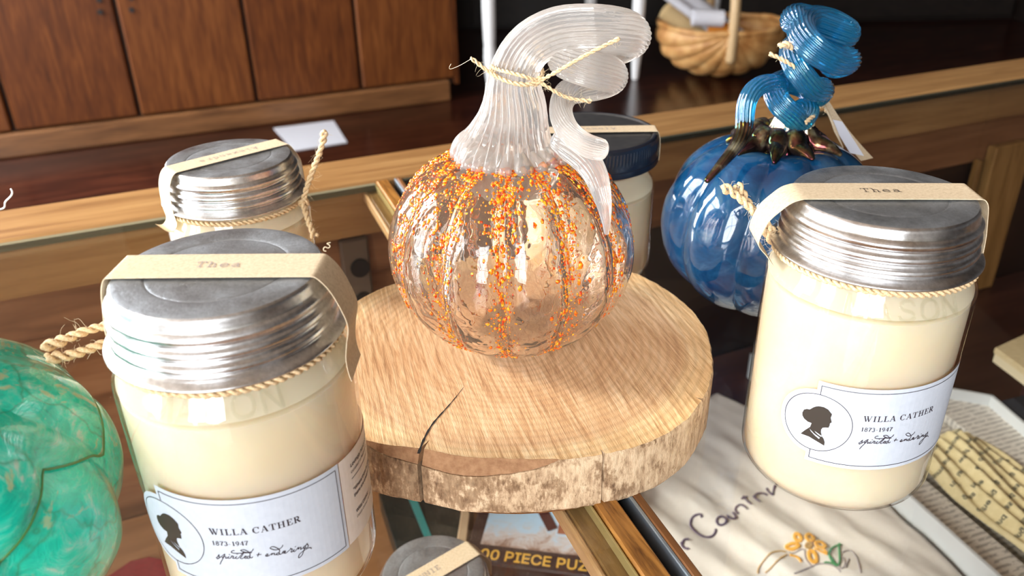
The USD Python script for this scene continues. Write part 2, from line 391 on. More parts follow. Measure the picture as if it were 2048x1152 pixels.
def green_mat(name, shift):
    return M(name, {'g': ('geometry', {}), 'n': ('noise_texture', {'scale': 46 + shift, 'detail': 6, 'roughness': 0.68, 'distortion': 2.6}), 'n2': ('noise_texture', {'scale': 26 + shift, 'detail': 4, 'roughness': 0.6, 'distortion': 3.0}),
                    'wn': ('noise_texture', {'scale': 60, 'detail': 3}), 'ws': ('vector_math', {'math_type': 'scale', 'scale': 0.022}), 'wa': ('vector_math', {'math_type': 'add'}), 'v': ('voronoi_texture', {'feature': 'distance_to_edge', 'scale': 24 + shift}),
                    'vr': ('rgb_ramp', {'ramp': [(0.0, (0.60, 0.60, 0.60)), (0.014, (0.25, 0.25, 0.25)), (0.028, (0, 0, 0)), (1.0, (0, 0, 0))]}), 'x2': ('mix', {'color2': (0.05, 0.20, 0.06)}),
                    'c': ('rgb_ramp', {'ramp': [(0.28, (0.0, 0.26, 0.20)), (0.37, (0.0, 0.60, 0.42)), (0.52, (0.01, 0.84, 0.58)), (0.62, (0.20, 0.92, 0.68)), (0.69, (0.66, 0.90, 0.74))]}),
                    'c2': ('rgb_ramp', {'ramp': [(0.0, (0, 0, 0)), (0.60, (0, 0, 0)), (0.66, (0.8, 0.8, 0.8)), (1.0, (0.9, 0.9, 0.9))]}), 'x': ('mix', {'color2': (0.66, 0.70, 0.34)}), 'b': ('bump', {'strength': 0.75, 'distance': 0.0015}),
                    'p': ('principled_bsdf', {'roughness': 0.05, 'transmission_weight': 0.25, 'ior': 1.46, 'coat_weight': 0.8, 'subsurface_weight': 0.4, 'subsurface_scale': 0.01, 'subsurface_radius': (0.3, 1.0, 0.8)})},
             [('g.position', 'n.vector'), ('g.position', 'n2.vector'), ('g.position', 'wn.vector'), ('wn.color', 'ws.vector1'), ('g.position', 'wa.vector1'), ('ws.vector', 'wa.vector2'), ('wa.vector', 'v.vector'), ('v.distance', 'vr.fac'), ('n.fac', 'c.fac'), ('n2.fac', 'c2.fac'), ('c2.color', 'x.fac'), ('c.color', 'x.color1'),
              ('vr.color', 'x2.fac'), ('x.color', 'x2.color1'), ('x2.color', 'p.base_color'), ('n.fac', 'b.height'), ('b.normal', 'p.normal')])


m_green = green_mat('emerald_glass', 0.0)
m_green_skirt = green_mat('emerald_skirt', 5.0)
# ------------------------------------------------------------------ the room
def slab(name, lo, hi, mat, c=0.0, holes=None):
    o = obj(name, cbox(lo, hi, 0.002), mat); tag(o, kind='structure'); return o


tag(obj('floor', cbox((WX - 0.3, WB - 0.3, FLOOR - 0.05), (WR + 0.1, WF + 0.1, FLOOR), 0.002), m_floor), kind='structure')
tag(obj('ceiling', cbox((WX - 0.3, WB - 0.3, CEIL), (WR + 0.1, WF + 0.1, CEIL + 0.05), 0.002), m_ceiling), kind='structure')
tag(obj('wall_right', cbox((WR, WB, FLOOR), (WR + 0.1, WF, CEIL), 0.002), m_wall_far), kind='structure')
tag(obj('wall_far', cbox((WX, WF, FLOOR), (WR, WF + 0.1, CEIL), 0.002), m_wall_far), kind='structure')


def pierced(axis, at, t, lo, hi, openings):
    """A wall slab with rectangular openings; axis 0 stands across x, axis 1 across y."""
    g = sbox(lo, FLOOR, hi, CEIL)
    for a, b in openings: g = g.difference(sbox(a, SILL, b, HEAD))
    m = trimesh.creation.extrude_polygon(g, t, engine='earcut'); v = np.array(m.vertices)
    v = np.stack([at + v[:, 2] * 0 + v[:, 2], v[:, 0], v[:, 1]], 1) if axis == 0 else np.stack([v[:, 0], at + v[:, 2], v[:, 1]], 1)
    return v, np.array(m.faces)


tag(obj('wall_left', pierced(0, WX - 0.1, 0.1, WB, WF, LEFT_WINDOWS), m_plaster, smooth=False), kind='structure')
tag(obj('wall_back', pierced(1, WB - 0.1, 0.1, WX, WR, [BACK_WINDOW]), m_plaster, smooth=False), kind='structure')
wn = 0
for axis, at, (a, b) in [(0, WX - 0.05, w) for w in LEFT_WINDOWS] + [(1, WB - 0.05, BACK_WINDOW)]:
    wn += 1
    w = UsdGeom.Xform.Define(stage, free(f'/World/window_{wn}')); tag(w, kind='structure')

    def bar(u0, u1, z0, z1):
        return cbox((at - 0.025, u0, z0), (at + 0.025, u1, z1), 0.004) if axis == 0 else cbox((u0, at - 0.025, z0), (u1, at + 0.025, z1), 0.004)

    obj('window_frame', cat(bar(a, a + 0.05, SILL, HEAD), bar(b - 0.05, b, SILL, HEAD), bar(a, b, SILL, SILL + 0.05), bar(a, b, HEAD - 0.05, HEAD)), m_white_paint, w)
    obj('muntin', bar((a + b) / 2 - 0.015, (a + b) / 2 + 0.015, SILL, HEAD), m_white_paint, w)
    for q in (1 / 3, 2 / 3):
        zz = SILL + (HEAD - SILL) * q
        obj('muntin', bar(a, b, zz - 0.012, zz + 0.012), m_white_paint, w)

# ------------------------------------------------------------------ the two glass-topped oak display cases
EV, NV = np.array([math.cos(A23), math.sin(A23)]), np.array([-math.sin(A23), math.cos(A23)])
RZ = np.array([[EV[0], NV[0], 0], [EV[1], NV[1], 0], [0, 0, 1]])


def SN(s, n): return tuple(s * EV + n * NV)
def J(p, n): return (p + 0.0524 * n) / 0.9986             # s of the line beside the joint between the cases
def sbx(s0, s1, n0, n1, z0, z1, c=0.0015): return cbox((s0, n0, z0), (s1, n1, z1), c, RZ)
def strip(p0, p1, n0, n1, z0, z1, c=0.0008): return prism([SN(J(p0, n0), n0), SN(J(p1, n0), n0), SN(J(p1, n1), n1), SN(J(p0, n1), n1)], z0, z1, c)


NF, NB, NR = 0.02, 0.645, 0.7115                         # inner front, inner back, outer back of the frames
GT = 0.005
BOT = -0.29
case = thing('display_case', 'long oak display case with a two-pane glass top that carries the jars and pumpkins', 'display case', (*SN(0.15, 0.3), FLOOR))
SL, SRR = -0.85, 1.12
NK = NB + 0.018
obj('rear_rail', prism([SN(SL, NB), SN(SRR, NB), SN(SRR, NR), SN(SL, NR)], -0.045, 0.0015, 0.002), m_rail, case)
obj('front_rail', prism([SN(SL, NF - 0.05), SN(SRR, NF - 0.05), SN(SRR, NF), SN(SL, NF)], -0.045, 0.0015, 0.002), m_rail, case)
for s0 in (SL, SRR - 0.03):
    obj('end_rail', prism([SN(s0, NF), SN(s0 + 0.03, NF), SN(s0 + 0.03, NB), SN(s0, NB)], -0.045, 0.0015, 0.002), m_rail, case)
obj('divider', strip(0.1217, 0.1319, NF, NB, -0.030, 0.0012), m_oak_j, case)
obj('divider_ledge', strip(0.1130, 0.1217, NF, NB, -0.018, -GT - 0.0012), m_oak_o, case)
obj('divider_bead', strip(0.1100, 0.1129, NF, NB, -0.014, -GT - 0.0012, 0.001), m_oak_l, case)
obj('divider_gap', strip(0.1320, 0.1373, NF, NB, -0.030, -0.010), m_dark, case)
obj('steel_strip', strip(0.1374, 0.1391, NF, NB, -0.03, 0.0008, 0.0004), m_steel, case)
obj('divider_trim', strip(0.1391, 0.1428, NF, NB, -0.030, 0.0012, 0.0006), m_oak_t, case)
obj('glass_pane', prism([SN(SL + 0.03, NF + 0.001), SN(J(0.1200, NF), NF + 0.001), SN(J(0.1200, NB), NB - 0.006), SN(SL + 0.03, NB - 0.006)], -GT, 0.0), m_top_glass, case, smooth=False)
obj('glass_pane', prism([SN(J(0.1430, NF), NF + 0.001), SN(SRR - 0.03, NF + 0.001), SN(SRR - 0.03, NB - 0.006), SN(J(0.1430, NB), NB - 0.006)], -GT, 0.0), m_top_glass, case, smooth=False)
obj('glass_edge', strip(0.1200, 0.1212, NF, NB - 0.003, -GT, 0.0, 0.0003), m_glass_edge, case)
obj('glass_edge', prism([SN(SL + 0.03, NB - 0.006), SN(J(0.1200, NB), NB - 0.006), SN(J(0.1200, NB), NB - 0.001), SN(SL + 0.03, NB - 0.001)], -GT, 0.0), m_edge_rear, case)
obj('glass_edge', prism([SN(J(0.1430, NB), NB - 0.006), SN(SRR - 0.03, NB - 0.006), SN(SRR - 0.03, NB - 0.001), SN(J(0.1430, NB), NB - 0.001)], -GT, 0.0), plain('glass_edge_dark', (0.05, 0.055, 0.04), 0.2), case)
SP = 0.34
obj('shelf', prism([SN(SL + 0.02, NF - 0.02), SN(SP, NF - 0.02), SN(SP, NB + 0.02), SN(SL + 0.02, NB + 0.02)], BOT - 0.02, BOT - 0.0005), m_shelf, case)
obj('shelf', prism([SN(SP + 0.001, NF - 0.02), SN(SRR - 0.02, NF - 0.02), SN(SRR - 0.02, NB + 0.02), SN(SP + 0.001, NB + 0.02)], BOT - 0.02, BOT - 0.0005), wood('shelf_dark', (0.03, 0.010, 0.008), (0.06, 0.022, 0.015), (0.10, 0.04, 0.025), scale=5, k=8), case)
for s0 in (SL, SRR - 0.02):
    obj('end_panel', prism([SN(s0, NF), SN(s0 + 0.02, NF), SN(s0 + 0.02, NB), SN(s0, NB)], FLOOR + 0.05, -0.045), m_oak_in, case)
obj('front_panel', prism([SN(SL, NF - 0.04), SN(SRR, NF - 0.04), SN(SRR, NF - 0.02), SN(SL, NF - 0.02)], FLOOR + 0.05, -0.045), m_oak_in, case)
obj('plinth', prism([SN(SL, NF - 0.03), SN(SRR, NF - 0.03), SN(SRR, NR - 0.01), SN(SL, NR - 0.01)], FLOOR, FLOOR + 0.05), m_oak_in, case)
# the back of the case, seen through the glass: lower rail, sliding doors, a lock plate, posts
obj('back_rail', sbx(SL, 0.40, NK, NK + 0.03, -0.092, -0.0455), m_oak_in, case)
obj('back_rail', sbx(0.40, SRR - 0.02, NK, NK + 0.03, -0.105, -0.0455), m_oak_in, case)
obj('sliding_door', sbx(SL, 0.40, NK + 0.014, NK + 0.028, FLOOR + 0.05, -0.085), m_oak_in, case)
for s0 in (-0.78, -0.52, -0.26):
    obj('door_stile', sbx(s0, s0 + 0.035, NK + 0.006, NK + 0.0139, BOT, -0.09), m_oak_in, case)
obj('door_panel', sbx(0.02, 0.118, NK + 0.004, NK + 0.0139, BOT, -0.055), m_orange, case)
pl = obj('lock_plate', sbx(0.121, 0.146, NK - 0.008, NK - 0.0005, -0.125, -0.052, 0.002), plain('lock_plate_bronze', (0.19, 0.15, 0.115), 0.4, metallic=0.4), case)
for z0, rr in ((-0.080, 0.0085), (-0.112, 0.0075)):
    c = np.array([*SN(0.136, NK - 0.0085), z0])
    m = trimesh.creation.cylinder(rr, 0.004, sections=24); m.apply_transform(trimesh.transformations.rotation_matrix(math.pi / 2, [1, 0, 0])); v = np.array(m.vertices) @ RZ.T + c
    obj('keyhole', (v, np.array(m.faces)), m_dark, pl)
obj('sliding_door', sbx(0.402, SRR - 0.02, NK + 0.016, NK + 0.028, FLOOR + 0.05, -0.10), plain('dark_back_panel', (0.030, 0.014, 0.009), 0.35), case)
obj('back_post', sbx(0.925, 0.990, NK - 0.014, NK - 0.0005, BOT, -0.085), m_oak_post, case)
obj('back_post', sbx(0.905, 0.9135, NK - 0.010, NK - 0.0005, BOT, -0.100), m_oak_post, case)

# ------------------------------------------------------------------ round slice of oak under the orange pumpkin
SC, ST = np.array([0.0018, 0.3533]), 0.0265
ra = np.array([(-180, .0985), (-160, .099), (-145, .1005), (-129, .1018), (-115, .0962), (-104, .0955), (-90, .0945), (-82, .0942), (-69, .0962), (-60, .0983), (-52, .0991), (-42, .0989), (-27, .0971), (-8, .0956), (4, .0968), (16, .0971), (31, .098), (45, .1002), (80, .0985), (110, .0955), (137, .0942), (147, .0966), (157, .0992), (180, .0985)])


def slice_r(deg): return np.interp((np.asarray(deg) + 180) % 360 - 180, ra[:, 0], ra[:, 1])


crack_a = -115.5
def slice_meshes():
    A = np.sort(np.r_[np.linspace(-180, 180, 540, endpoint=False), crack_a - 1.0, crack_a - 0.55, crack_a, crack_a + 0.55, crack_a + 1.0, -69.6, -69.1, -68.6, -33.6, -33.2, -32.8]); a = np.radians(A)
    rr = slice_r(A) + 0.0007 * (meshkit.fbm(np.c_[np.cos(a) * 9, np.sin(a) * 9, 0 * a], 4, 3) - 0.5) * 2
    zz = np.array([0, 0.0015, 0.004, 0.008, 0.012, 0.016, 0.020, 0.0235, 0.0255, ST])
    chip = 0.0072 * np.clip(np.sin(np.clip((A + 130.5) / (130.5 - 80.5), 0, 1) * np.pi), 0, 1) ** 0.7
    out = []
    for z in zz:
        r = rr + 0.0009 * (meshkit.fbm(np.c_[np.cos(a) * 22, np.sin(a) * 22, 0 * a + z * 40], 3, 5) - 0.5)
        r -= 0.0006 * ((z < 0.001) | (z > ST - 0.0005))
        for ca, w, dp in ((crack_a, 0.42, 0.006), (-69.1, 0.35, 0.0030), (-33.2, 0.3, 0.003 * (z > 0.018))):
            r = r - dp * np.clip(1 - np.abs(A - ca) / w, 0, 1)
        out.append(np.c_[r, np.full(len(A), z)])
    R = np.array(out)
    # the bark chip: the upper edge is broken away along the front
    for k in range(len(zz)):
        z = np.minimum(R[k, :, 1], ST - chip * 0.999)
        R[k, :, 1] = np.where(zz[k] > ST - chip, ST - chip, z)
    side = np.stack([SC[0] + R[..., 0] * np.cos(a), SC[1] + R[..., 0] * np.sin(a), R[..., 1]], -1)
    bark = grid(side, cv=True, flip=True)
    edge = R[-1, :, 0] - np.where(chip > 1e-4, 0.0005 + chip * 0.36, 0.0)
    chipm = grid(np.stack([side[-1], np.stack([SC[0] + edge * np.cos(a), SC[1] + edge * np.sin(a), np.full(len(A), ST)], -1)]), cv=True, flip=True)
    # the sawn face, with the check that runs in from the edge
    rings = np.r_[np.linspace(0.003, 0.97, 90), 0.985, 1.0]
    P = np.stack([np.stack([SC[0] + edge * t * np.cos(a), SC[1] + edge * t * np.sin(a), np.full(len(A), ST)], -1) for t in rings])
    line = np.array([onz(*q, ST)[:2] for q in ((837, 908), (845, 886), (868, 845), (890, 820), (914, 792), (928, 774))])
    ls = LineString(line); xy = P[..., :2].reshape(-1, 2)
    near = np.hypot(*(xy - line[0]).T) < 0.09
    d = np.full(len(xy), 9.0); s = np.zeros(len(xy))
    for i in np.nonzero(near)[0]:
        pt = Point(xy[i]); d[i] = ls.distance(pt); s[i] = ls.project(pt) / ls.length
    w = 0.0006 * np.clip(1 - s, 0, 1) ** 0.8 + 0.0002
    dep = 0.0 * np.clip(1 - s, 0, 1) * np.clip(1.3 - d / w, 0, 1)
    kerf = 0.00016 * (meshkit.fbm(np.c_[(xy[:, 0] * 1.0 + xy[:, 1] * 0.28) * 520, xy[:, 1] * 40, 0 * d], 3, 8) - 0.5)
    P[..., 2] += (kerf - dep).reshape(P.shape[:2])
    return bark, chipm, grid(P, cv=True, flip=True), (line, ls)


bark_m, chip_m, face_m, (cl, cls) = slice_meshes()
m_face = M('sawn_oak', {
    'g': ('geometry', {}), 'o': ('vector_math', {'math_type': 'subtract', 'vector2': (SC[0] + 0.001, SC[1] + 0.001, 0)}), 'fl': ('vector_math', {'math_type': 'multiply', 'vector2': (1, 1, 0)}),
    'wn': ('noise_texture', {'scale': 22, 'detail': 3}), 'wv': ('vector_math', {'math_type': 'scale', 'scale': 0.006}), 'ad': ('vector_math', {'math_type': 'add'}), 'ln': ('vector_math', {'math_type': 'length'}),
    'ml': ('math', {'math_type': 'multiply', 'value2': 1500.0}), 'sn': ('math', {'math_type': 'sine'}), 'rm': ('map_range', {'from_min': -1.0, 'from_max': 1.0, 'to_min': -0.08, 'to_max': 0.19}),
    'kr': ('vector_rotate', {'rotate_type': 'z_axis', 'angle': -0.25}), 'km': ('mapping', {'scale': (560, 34, 34)}), 'kn': ('noise_texture', {'scale': 1.0, 'detail': 5, 'roughness': 0.72, 'distortion': 0.5}),
    'kc': ('rgb_ramp', {'ramp': [(0.30, (0.46, 0.275, 0.145)), (0.43, (0.71, 0.485, 0.285)), (0.54, (0.87, 0.655, 0.43)), (0.68, (0.97, 0.82, 0.61))]}),
    'hr': ('rgb_ramp', {'ramp': [(0.0, (0.86, 0.77, 0.70)), (0.55, (0.83, 0.72, 0.63)), (0.70, (0.86, 0.77, 0.68)), (0.83, (0.84, 0.74, 0.65)), (0.88, (1.0, 0.96, 0.84)), (1.0, (1.0, 0.93, 0.74))]}),
    'hm': ('math', {'math_type': 'multiply', 'value2': 10.2}), 'x1': ('mix', {'mix_type': 'multiply', 'fac': 1.0}), 'x2': ('mix', {'color2': (0.30, 0.17, 0.09)}),
    'pn': ('noise_texture', {'scale': 14, 'detail': 2}), 'pr': ('rgb_ramp', {'ramp': [(0.35, (0.92, 0.86, 0.80)), (0.65, (1.0, 1.0, 1.0))]}), 'x3': ('mix', {'mix_type': 'multiply', 'fac': 1.0}),
    'b': ('bump', {'strength': 0.6, 'distance': 0.0006}), 'p': ('principled_bsdf', {'roughness': 0.75})},
    [('g.position', 'o.vector1'), ('o.vector', 'fl.vector1'), ('g.position', 'wn.vector'), ('wn.color', 'wv.vector1'), ('fl.vector', 'ad.vector1'), ('wv.vector', 'ad.vector2'), ('ad.vector', 'ln.vector1'),
     ('ln.value', 'ml.value1'), ('ml.value', 'sn.value1'), ('sn.value', 'rm.value'), ('ln.value', 'hm.value1'), ('hm.value', 'hr.fac'), ('g.position', 'kr.vector'), ('kr.vector', 'km.vector'), ('km.vector', 'kn.vector'),
     ('kn.fac', 'kc.fac'), ('kc.color', 'x1.color1'), ('hr.color', 'x1.color2'), ('x1.color', 'x2.color1'), ('rm.result', 'x2.fac'), ('g.position', 'pn.vector'), ('pn.fac', 'pr.fac'), ('x2.color', 'x3.color1'), ('pr.color', 'x3.color2'), ('x3.color', 'p.base_color'),
     ('kn.fac', 'b.height'), ('b.normal', 'p.normal')])
m_bark = M('pale_bark', {
    'g': ('geometry', {}), 'm': ('mapping', {'scale': (1, 1, 0.35)}), 'n': ('noise_texture', {'scale': 330, 'detail': 5, 'roughness': 0.7}), 'n2': ('noise_texture', {'scale': 85, 'detail': 5, 'roughness': 0.7}), 'n3': ('noise_texture', {'scale': 900, 'detail': 2}),
    'c': ('rgb_ramp', {'ramp': [(0.28, (0.17, 0.10, 0.055)), (0.40, (0.38, 0.25, 0.145)), (0.54, (0.56, 0.40, 0.25)), (0.75, (0.70, 0.55, 0.37))]}),
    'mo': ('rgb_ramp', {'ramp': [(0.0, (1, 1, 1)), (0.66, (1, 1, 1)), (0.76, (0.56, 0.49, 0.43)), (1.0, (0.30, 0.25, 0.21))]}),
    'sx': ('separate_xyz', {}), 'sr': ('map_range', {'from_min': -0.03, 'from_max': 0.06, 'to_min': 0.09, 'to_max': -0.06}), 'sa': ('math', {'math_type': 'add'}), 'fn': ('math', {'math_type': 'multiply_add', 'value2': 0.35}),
    'x': ('mix', {'mix_type': 'multiply', 'fac': 1.0}), 'b': ('bump', {'strength': 0.8, 'distance': 0.0008}), 'p': ('principled_bsdf', {'roughness': 0.9})},
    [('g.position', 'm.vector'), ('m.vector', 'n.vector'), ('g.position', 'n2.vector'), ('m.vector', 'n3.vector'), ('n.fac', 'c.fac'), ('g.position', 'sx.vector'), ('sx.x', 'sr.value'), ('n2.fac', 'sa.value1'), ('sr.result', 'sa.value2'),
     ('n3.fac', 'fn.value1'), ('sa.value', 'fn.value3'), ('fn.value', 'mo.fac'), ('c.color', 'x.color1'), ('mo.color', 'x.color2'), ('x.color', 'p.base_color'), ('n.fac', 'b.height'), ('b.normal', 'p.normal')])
m_chip = mottled('bare_chip_wood', [(0.3, (0.22, 0.10, 0.04)), (0.7, (0.36, 0.19, 0.09))], 300, 0.8, bump=0.3)
sl = thing('wood_slice', 'round oak log slice with bark edge and a dark split, under the orange pumpkin', 'wood slice', (SC[0], SC[1], 0))
obj('bark', bark_m, m_bark, sl, smooth=50)
obj('sawn_face', face_m, m_face, sl, smooth=30)
obj('chipped_edge', chip_m, m_chip, sl, smooth=30)
th = np.linspace(0, 2 * np.pi, 64, endpoint=False)
obj('underside', grid(np.stack([np.stack([SC[0] + t * 0.095 * np.cos(th), SC[1] + t * 0.095 * np.sin(th), 0 * th + 0.0004], -1) for t in (0.01, 1)]), cv=True), m_chip, sl)
cr = np.array([(*q, ST + 0.00025 - 0.0001 * i) for i, q in enumerate(cl)])
wv = np.interp(np.arange(len(cl)), [0, 2, 5], [0.00055, 0.00038, 0.00008])
ribs = []
for k, q in enumerate(spline(np.c_[cl, np.full(len(cl), ST + 0.0002), wv], 24)):
    ribs.append(q)
ribs = np.array(ribs); tdir = np.gradient(ribs[:, :2], axis=0); tdir /= np.linalg.norm(tdir, axis=1, keepdims=True); nd = np.c_[-tdir[:, 1], tdir[:, 0]]
wob = 1 + 0.35 * np.sin(np.arange(24) * 2.1)
obj('split', grid(np.stack([np.c_[ribs[:, :2] + nd * (ribs[:, 3] * wob)[:, None], ribs[:, 2]], np.c_[ribs[:, :2] - nd * (ribs[:, 3] * wob)[:, None], ribs[:, 2]]], 1), flip=True), m_dark, sl)
# ------------------------------------------------------------------ lettering
TYPE = {'T': [[(.1, .78), (.1, 1), (.85, 1), (.85, .78)], [(.475, 1), (.475, 0)], [(.28, 0), (.67, 0)]],
        'h': [[(.1, 1), (.25, 1), (.25, 0)], [(.1, 0), (.4, 0)], [(.25, .5), (.4, .66), (.6, .66), (.7, .5), (.7, 0)], [(.57, 0), (.85, 0)]],
        'e': [[(.15, .36), (.8, .36), (.78, .5), (.65, .65), (.45, .68), (.25, .6), (.15, .4), (.15, .28), (.25, .08), (.45, 0), (.65, .03), (.82, .12)]],
        'a': [[(.2, .6), (.35, .68), (.55, .67), (.68, .55), (.68, .1), (.74, 0), (.88, 0)], [(.68, .4), (.4, .4), (.2, .3), (.15, .17), (.25, .03), (.42, 0), (.6, .08), (.68, .2)]],
        'A': [[(.25, 1), (.5, 1)], [(.45, 1), (.15, 0)], [(.5, 1), (.82, 0)], [(.27, .36), (.7, .36)], [(.02, 0), (.32, 0)], [(.66, 0), (.95, 0)]],
        'l': [[(.2, 1), (.48, 1), (.48, 0)], [(.15, 0), (.82, 0)]],
        'x': [[(.18, .67), (.78, 0)], [(.78, .67), (.18, 0)], [(.06, .67), (.34, .67)], [(.64, .67), (.9, .67)], [(.05, 0), (.34, 0)], [(.64, 0), (.92, 0)]],
        'n': [[(.1, .67), (.25, .67), (.25, 0)], [(.1, 0), (.4, 0)], [(.25, .5), (.4, .66), (.6, .66), (.7, .5), (.7, 0)], [(.57, 0), (.85, 0)]],
        'd': [[(.55, 1), (.72, 1), (.72, 0), (.88, 0)], [(.72, .5), (.55, .67), (.35, .66), (.17, .5), (.13, .33), (.17, .16), (.35, 0), (.55, .02), (.72, .18)]],
        'r': [[(.12, .67), (.32, .67), (.32, 0)], [(.12, 0), (.6, 0)], [(.32, .45), (.5, .64), (.68, .67), (.82, .6)]],
        'N': [[(.15, 0), (.15, 1), (.8, 0), (.8, 1)], [(.02, 0), (.3, 0)], [(.68, 1), (.93, 1)], [(.02, 1), (.2, 1)]],
        'E': [[(.8, .8), (.8, 1), (.1, 1)], [(.25, 1), (.25, 0)], [(.1, 0), (.82, 0), (.82, .22)], [(.25, .5), (.6, .5)]],
        'I': [[(.48, 1), (.48, 0)], [(.25, 1), (.72, 1)], [(.25, 0), (.72, 0)]]}


def typed(text, pitch=0.0038, cap=0.0036, w=0.085):
    gs = [strokes(TYPE[c], w, s=cap, dx=i * pitch) for i, c in enumerate(text) if c in TYPE]
    return affinity.translate(unary_union(gs), -len(text) * pitch / 2, -cap * 0.42)


def arc(cx, cy, rx, ry, a0, a1, n=14):
    return [(cx + rx * math.cos(math.radians(a)), cy + ry * math.sin(math.radians(a))) for a in np.linspace(a0, a1, n)]


TK, TN = 0.15, 0.05
def srf(x, y, w=.2): return ([(x - w, y), (x + w, y)], TN)


ROMAN = {'W': (1.15, [([(.12, 1), (.38, 0)], TK), ([(.38, 0), (.60, .9)], TN), ([(.50, 1), (.76, 0)], TK), ([(.76, 0), (1.03, 1)], TN), srf(.12, .975, .14), srf(.52, .975, .14), srf(1.02, .975, .12)]),
         'I': (.46, [([(.23, 0), (.23, 1)], TK), srf(.23, .975), srf(.23, .025)]),
         'L': (.74, [([(.22, 0), (.22, 1)], TK), srf(.22, .975), ([(.04, .025), (.66, .025)], TN), ([(.66, 0), (.68, .26)], TN * 1.4)]),
         'A': (.86, [([(.12, 0), (.42, 1)], TN), ([(.42, 1), (.72, 0)], TK), ([(.22, .34), (.62, .34)], TN), srf(.12, .025, .13), srf(.72, .025, .16)]),
         'C': (.86, [(arc(.46, .5, .33, .46, 140, 220), TK * 1.1), (arc(.46, .5, .36, .475, 40, 140), TN * 1.3), (arc(.46, .5, .36, .475, 220, 322), TN * 1.3), ([(.74, .66), (.75, .98)], TN * 1.5)]),
         'T': (.82, [([(.41, 0), (.41, 1)], TK), ([(.06, .975), (.76, .975)], TN), ([(.06, .98), (.05, .72)], TN * 1.3), ([(.76, .98), (.77, .72)], TN * 1.3), srf(.41, .025)]),
         'H': (.96, [([(.22, 0), (.22, 1)], TK), ([(.74, 0), (.74, 1)], TK), ([(.22, .52), (.74, .52)], TN), srf(.22, .975), srf(.22, .025), srf(.74, .975), srf(.74, .025)]),
         'E': (.76, [([(.22, 0), (.22, 1)], TK), ([(.04, .975), (.66, .975)], TN), ([(.04, .025), (.68, .025)], TN), ([(.22, .52), (.5, .52)], TN), ([(.66, 1), (.67, .74)], TN * 1.4), ([(.68, 0), (.70, .27)], TN * 1.4), ([(.5, .40), (.5, .64)], TN)]),
         'R': (.86, [([(.22, 0), (.22, 1)], TK), ([(.04, .975), (.45, .975)], TN), srf(.22, .025), (arc(.42, .74, .22, .235, -90, 90), TK * .8), ([(.22, .505), (.45, .505)], TN), ([(.42, .5), (.74, .03)], TK), srf(.76, .025, .1)]),
         '1': (.5, [([(.25, 0), (.25, 1)], TK), ([(.08, .84), (.25, .98)], TN), srf(.25, .025, .17)]),
         '8': (.62, [(arc(.3, .74, .17, .22, 0, 360, 24), .10), (arc(.3, .27, .21, .25, 0, 360, 24), .11)]),
         '7': (.56, [([(.06, .96), (.5, .96)], .09), ([(.5, .96), (.26, .4), (.22, 0)], TK), ([(.06, .98), (.06, .75)], TN)]),
         '3': (.58, [(arc(.26, .74, .2, .22, 150, -80), .10), (arc(.26, .27, .23, .25, 85, -150), .12)]),
         '9': (.6, [(arc(.28, .68, .2, .29, 0, 360, 24), .11), ([(.48, .72), (.46, .35), (.34, .08), (.14, .03)], .10)]),
         '4': (.62, [([(.42, 0), (.42, 1)], TK), ([(.42, .98), (.05, .32)], TN), ([(.03, .3), (.58, .3)], .06), srf(.42, .025, .13)]),
         '-': (.5, [([(.08, .4), (.4, .4)], .06)]), ' ': (.34, [])}


def roman(text, cap, width=None, track=0.10):
    gs, x = [], 0.0
    for c in text:
        adv, st = ROMAN[c]
        for p, w in st: gs.append(LineString([(a + x, b) for a, b in p]).buffer(w / 2, cap_style=2, join_style=2))
        x += adv + track
    g = unary_union(gs); k = (width / (x - track)) if width else cap
    return affinity.scale(g, k, cap, origin=(0, 0))


